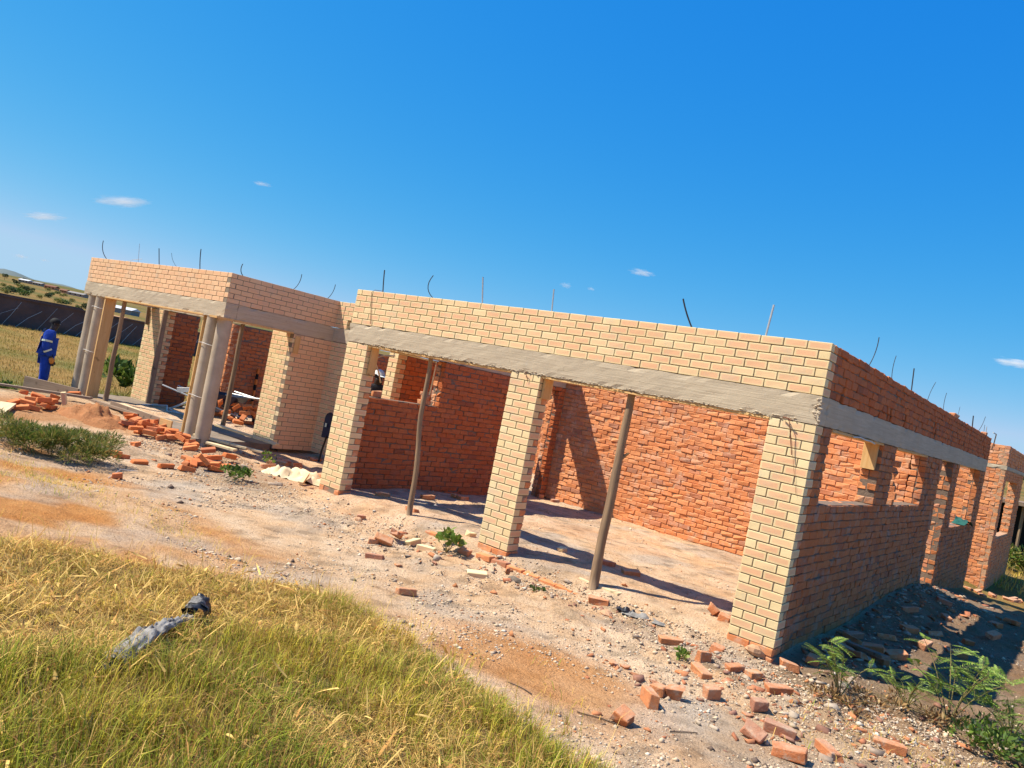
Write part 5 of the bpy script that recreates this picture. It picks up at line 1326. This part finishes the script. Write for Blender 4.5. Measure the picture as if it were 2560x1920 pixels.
farhouse('red brown far house in the middle of the skyline', -790.8, 299.5, 40, 10, 8, 2.8, M['rust'], M['red'])
farhouse('small orange walled far house near the porch edge', -727.6, 286.2, 30, 6, 5, 2.3, M['rust'], M['red'])
farhouse('dark roofed far house next to the porch edge', -705, 288, 35, 14, 8, 2.2, M['plast'])
farhouse('white roofed long building seen between the porch columns', -372, 168, 35, 20, 8, 2.2, M['roof'], M['plast'])
mb = MB(); mb.sheet(lambda u, v: (-2600 + 500 * v, 300 + 1500 * u, -40 + (75 + 45 * nz(u * 4, 2, 0, 1.3) + 20 * nz(u * 14, 5, 0, 1.)) * math.sin(math.pi * min(1, v)) ), 60, 10)
tag(mb.build('hills', m_plain('far_hills', (.10, .13, .13), (.13, .15, .13), .01, bump=0), None, True), kind='structure')
# right edge: shed, bush, tree
t = thing('plank_shed', 'dark open shed with yellow plank front behind the far wing', 'shed', (7.75, 28.6, H(7.4, 28.6)), D(6))
mb = MB(); mb.box(-2.6, 2.6, .9, 3.6, -.3, 2.1); mb.build('back_wall', M['dark'], t)
for k in range(14):
    mb = MB(); mb.obox((.95, 0, .06 + k * .14), X_, Y_, Z_, 1.5, .04, .13); mb.build('plank', M['pineh'], t)
for x in (-1.1, .2, 1.72):
    mb = MB(); mb.tube([(x, .05, -.3), (x, .05, 2.15)], .06, 7); mb.build('post', M['pole'], t)
mb = MB(); mb.box(-2.8, 2.8, -.35, 3.8, 2.12, 2.26); mb.build('roof', M['oldwood'], t)
shrub('bush', 'yellow-green bush below the shed at the right edge', (7.35, 23.6, H(7.3, 23.6)), blob([(R.uniform(-.8, .8), R.uniform(-.4, .4), R.uniform(.1, .6)) for _ in range(9)], [.4] * 9), 900, .16, LIME + OLIVE, [((0, 0, 0), (.2, .1, .6), .03), ((0, 0, 0), (-.4, .1, .6), .03)], 'bush')
t = thing('tree', 'leafy green tree above the shed at the right edge', 'tree', (8.2, 33, H(8, 33)))
V, F, Cc = leafcloud(1500, blob([(R.uniform(-1.6, 1.6), R.uniform(-1, 1), R.uniform(1.9, 3.4)) for _ in range(10)], [.8] * 10, 0), .25, LIME + GREENS, .6); quick('crown', V, F, Cc, M['leaf'], t)
mb = MB(); mb.tube([(0, 0, -.3), (.1, 0, 1.2), (.0, .1, 2.6)], [.13, .1, .04], 7); mb.tube([(.1, 0, 1.2), (.7, .2, 2.3)], [.07, .02], 6); mb.build('trunk', M['bark'], t)
P = []
for k in range(1800):
    P.append((R.uniform(6.6, 10.5), R.uniform(17.5, 27), 0))
P = [(x, y, H(x, y) - .01) for x, y, _ in P]
V, F, Cc = blades(P, RNG.uniform(.1, .3, len(P)), RNG.uniform(.01, .03, len(P)), RNG.uniform(.1, .9, len(P)), RNG.uniform(0, 6.28, len(P)), np.array([(CST if R.random() < .6 else CYG) * R.uniform(.6, 1.) for _ in P]))
tag(quick('dry_grass', V, F, Cc, M['grass']), 'dry grass behind the far wing', 'grass', kind='stuff')

# ---------------------------------------------------------------- clouds
cm = bpy.data.materials.new('cloud_vapour'); cm.use_nodes = True; nt = cm.node_tree
for n in list(nt.nodes):
    if n.type != 'OUTPUT_MATERIAL': nt.nodes.remove(n)
tc = nt.nodes.new('ShaderNodeTexCoord'); ln_ = nt.nodes.new('ShaderNodeVectorMath'); ln_.operation = 'LENGTH'
nn = nt.nodes.new('ShaderNodeTexNoise'); nn.inputs['Scale'].default_value = 2.6; nn.inputs['Detail'].default_value = 4
oi = nt.nodes.new('ShaderNodeObjectInfo'); va = nt.nodes.new('ShaderNodeVectorMath'); va.operation = 'ADD'
def mth(op, a, b):
    x = nt.nodes.new('ShaderNodeMath'); x.operation = op; x.use_clamp = op == 'MAXIMUM'
    for i, v in enumerate((a, b)):
        if isinstance(v, (int, float)): x.inputs[i].default_value = v
        else: nt.links.new(v, x.inputs[i])
    return x.outputs[0]
nt.links.new(tc.outputs['Object'], ln_.inputs[0]); nt.links.new(tc.outputs['Object'], va.inputs[0]); nt.links.new(oi.outputs['Location'], va.inputs[1]); nt.links.new(va.outputs[0], nn.inputs['Vector'])
fall = mth('SUBTRACT', 1., ln_.outputs['Value'])
dn = mth('SUBTRACT', mth('ADD', fall, mth('MULTIPLY', nn.outputs[0], 1.3)), 1.0)
dn = mth('MULTIPLY', mth('MAXIMUM', dn, 0.), .028)
pv = nt.nodes.new('ShaderNodeVolumePrincipled'); pv.inputs['Color'].default_value = (1, 1, 1, 1); pv.inputs['Anisotropy'].default_value = -.35
nt.links.new(dn, pv.inputs['Density'])
nt.links.new(pv.outputs[0], [n for n in nt.nodes if n.type == 'OUTPUT_MATERIAL'][0].inputs['Volume'])
import bmesh
bm = bmesh.new(); bmesh.ops.create_icosphere(bm, subdivisions=3, radius=1.); cme = bpy.data.meshes.new('cloud'); bm.to_mesh(cme); bm.free(); cme.materials.append(cm)
for (x, y, z, wx, wz, rl, lab) in ((-4139, 1833, 561, 240, 34, 12, 'largest thin white cloud streak at the left of the sky'), (-4443, 1599, 406, 190, 26, 10, 'thin white cloud streak at the left edge below the largest'), (-3596, 2253, 787, 90, 18, 0, 'faint cloud wisp in the left middle of the sky'), (-2302, 3258, 576, 55, 30, 0, 'small round cloud puff above the middle of the garage'), (-2199, 3338, 584, 42, 18, 0, 'tiny cloud puff right of the round one'), (-2008, 3485, 716, 120, 30, 0, 'faint wide cloud above the right half of the garage'), (-443, 4700, 631, 190, 36, 0, 'pinkish cloud streak at the right picture edge'), (-4508, 1550, 182, 70, 22, 0, 'low pale cloud near the horizon at the left'), (-4406, 1629, 185, 45, 16, 0, 'smaller low pale cloud beside the porch')):
    o = put('cloud', cme, None, (x, y, z)); o.scale = (wx * .85, wx * .7, wz * .8); o.rotation_euler = (0, D(-rl), math.atan2(_r.y, _r.x)); tag(o, lab, 'cloud')
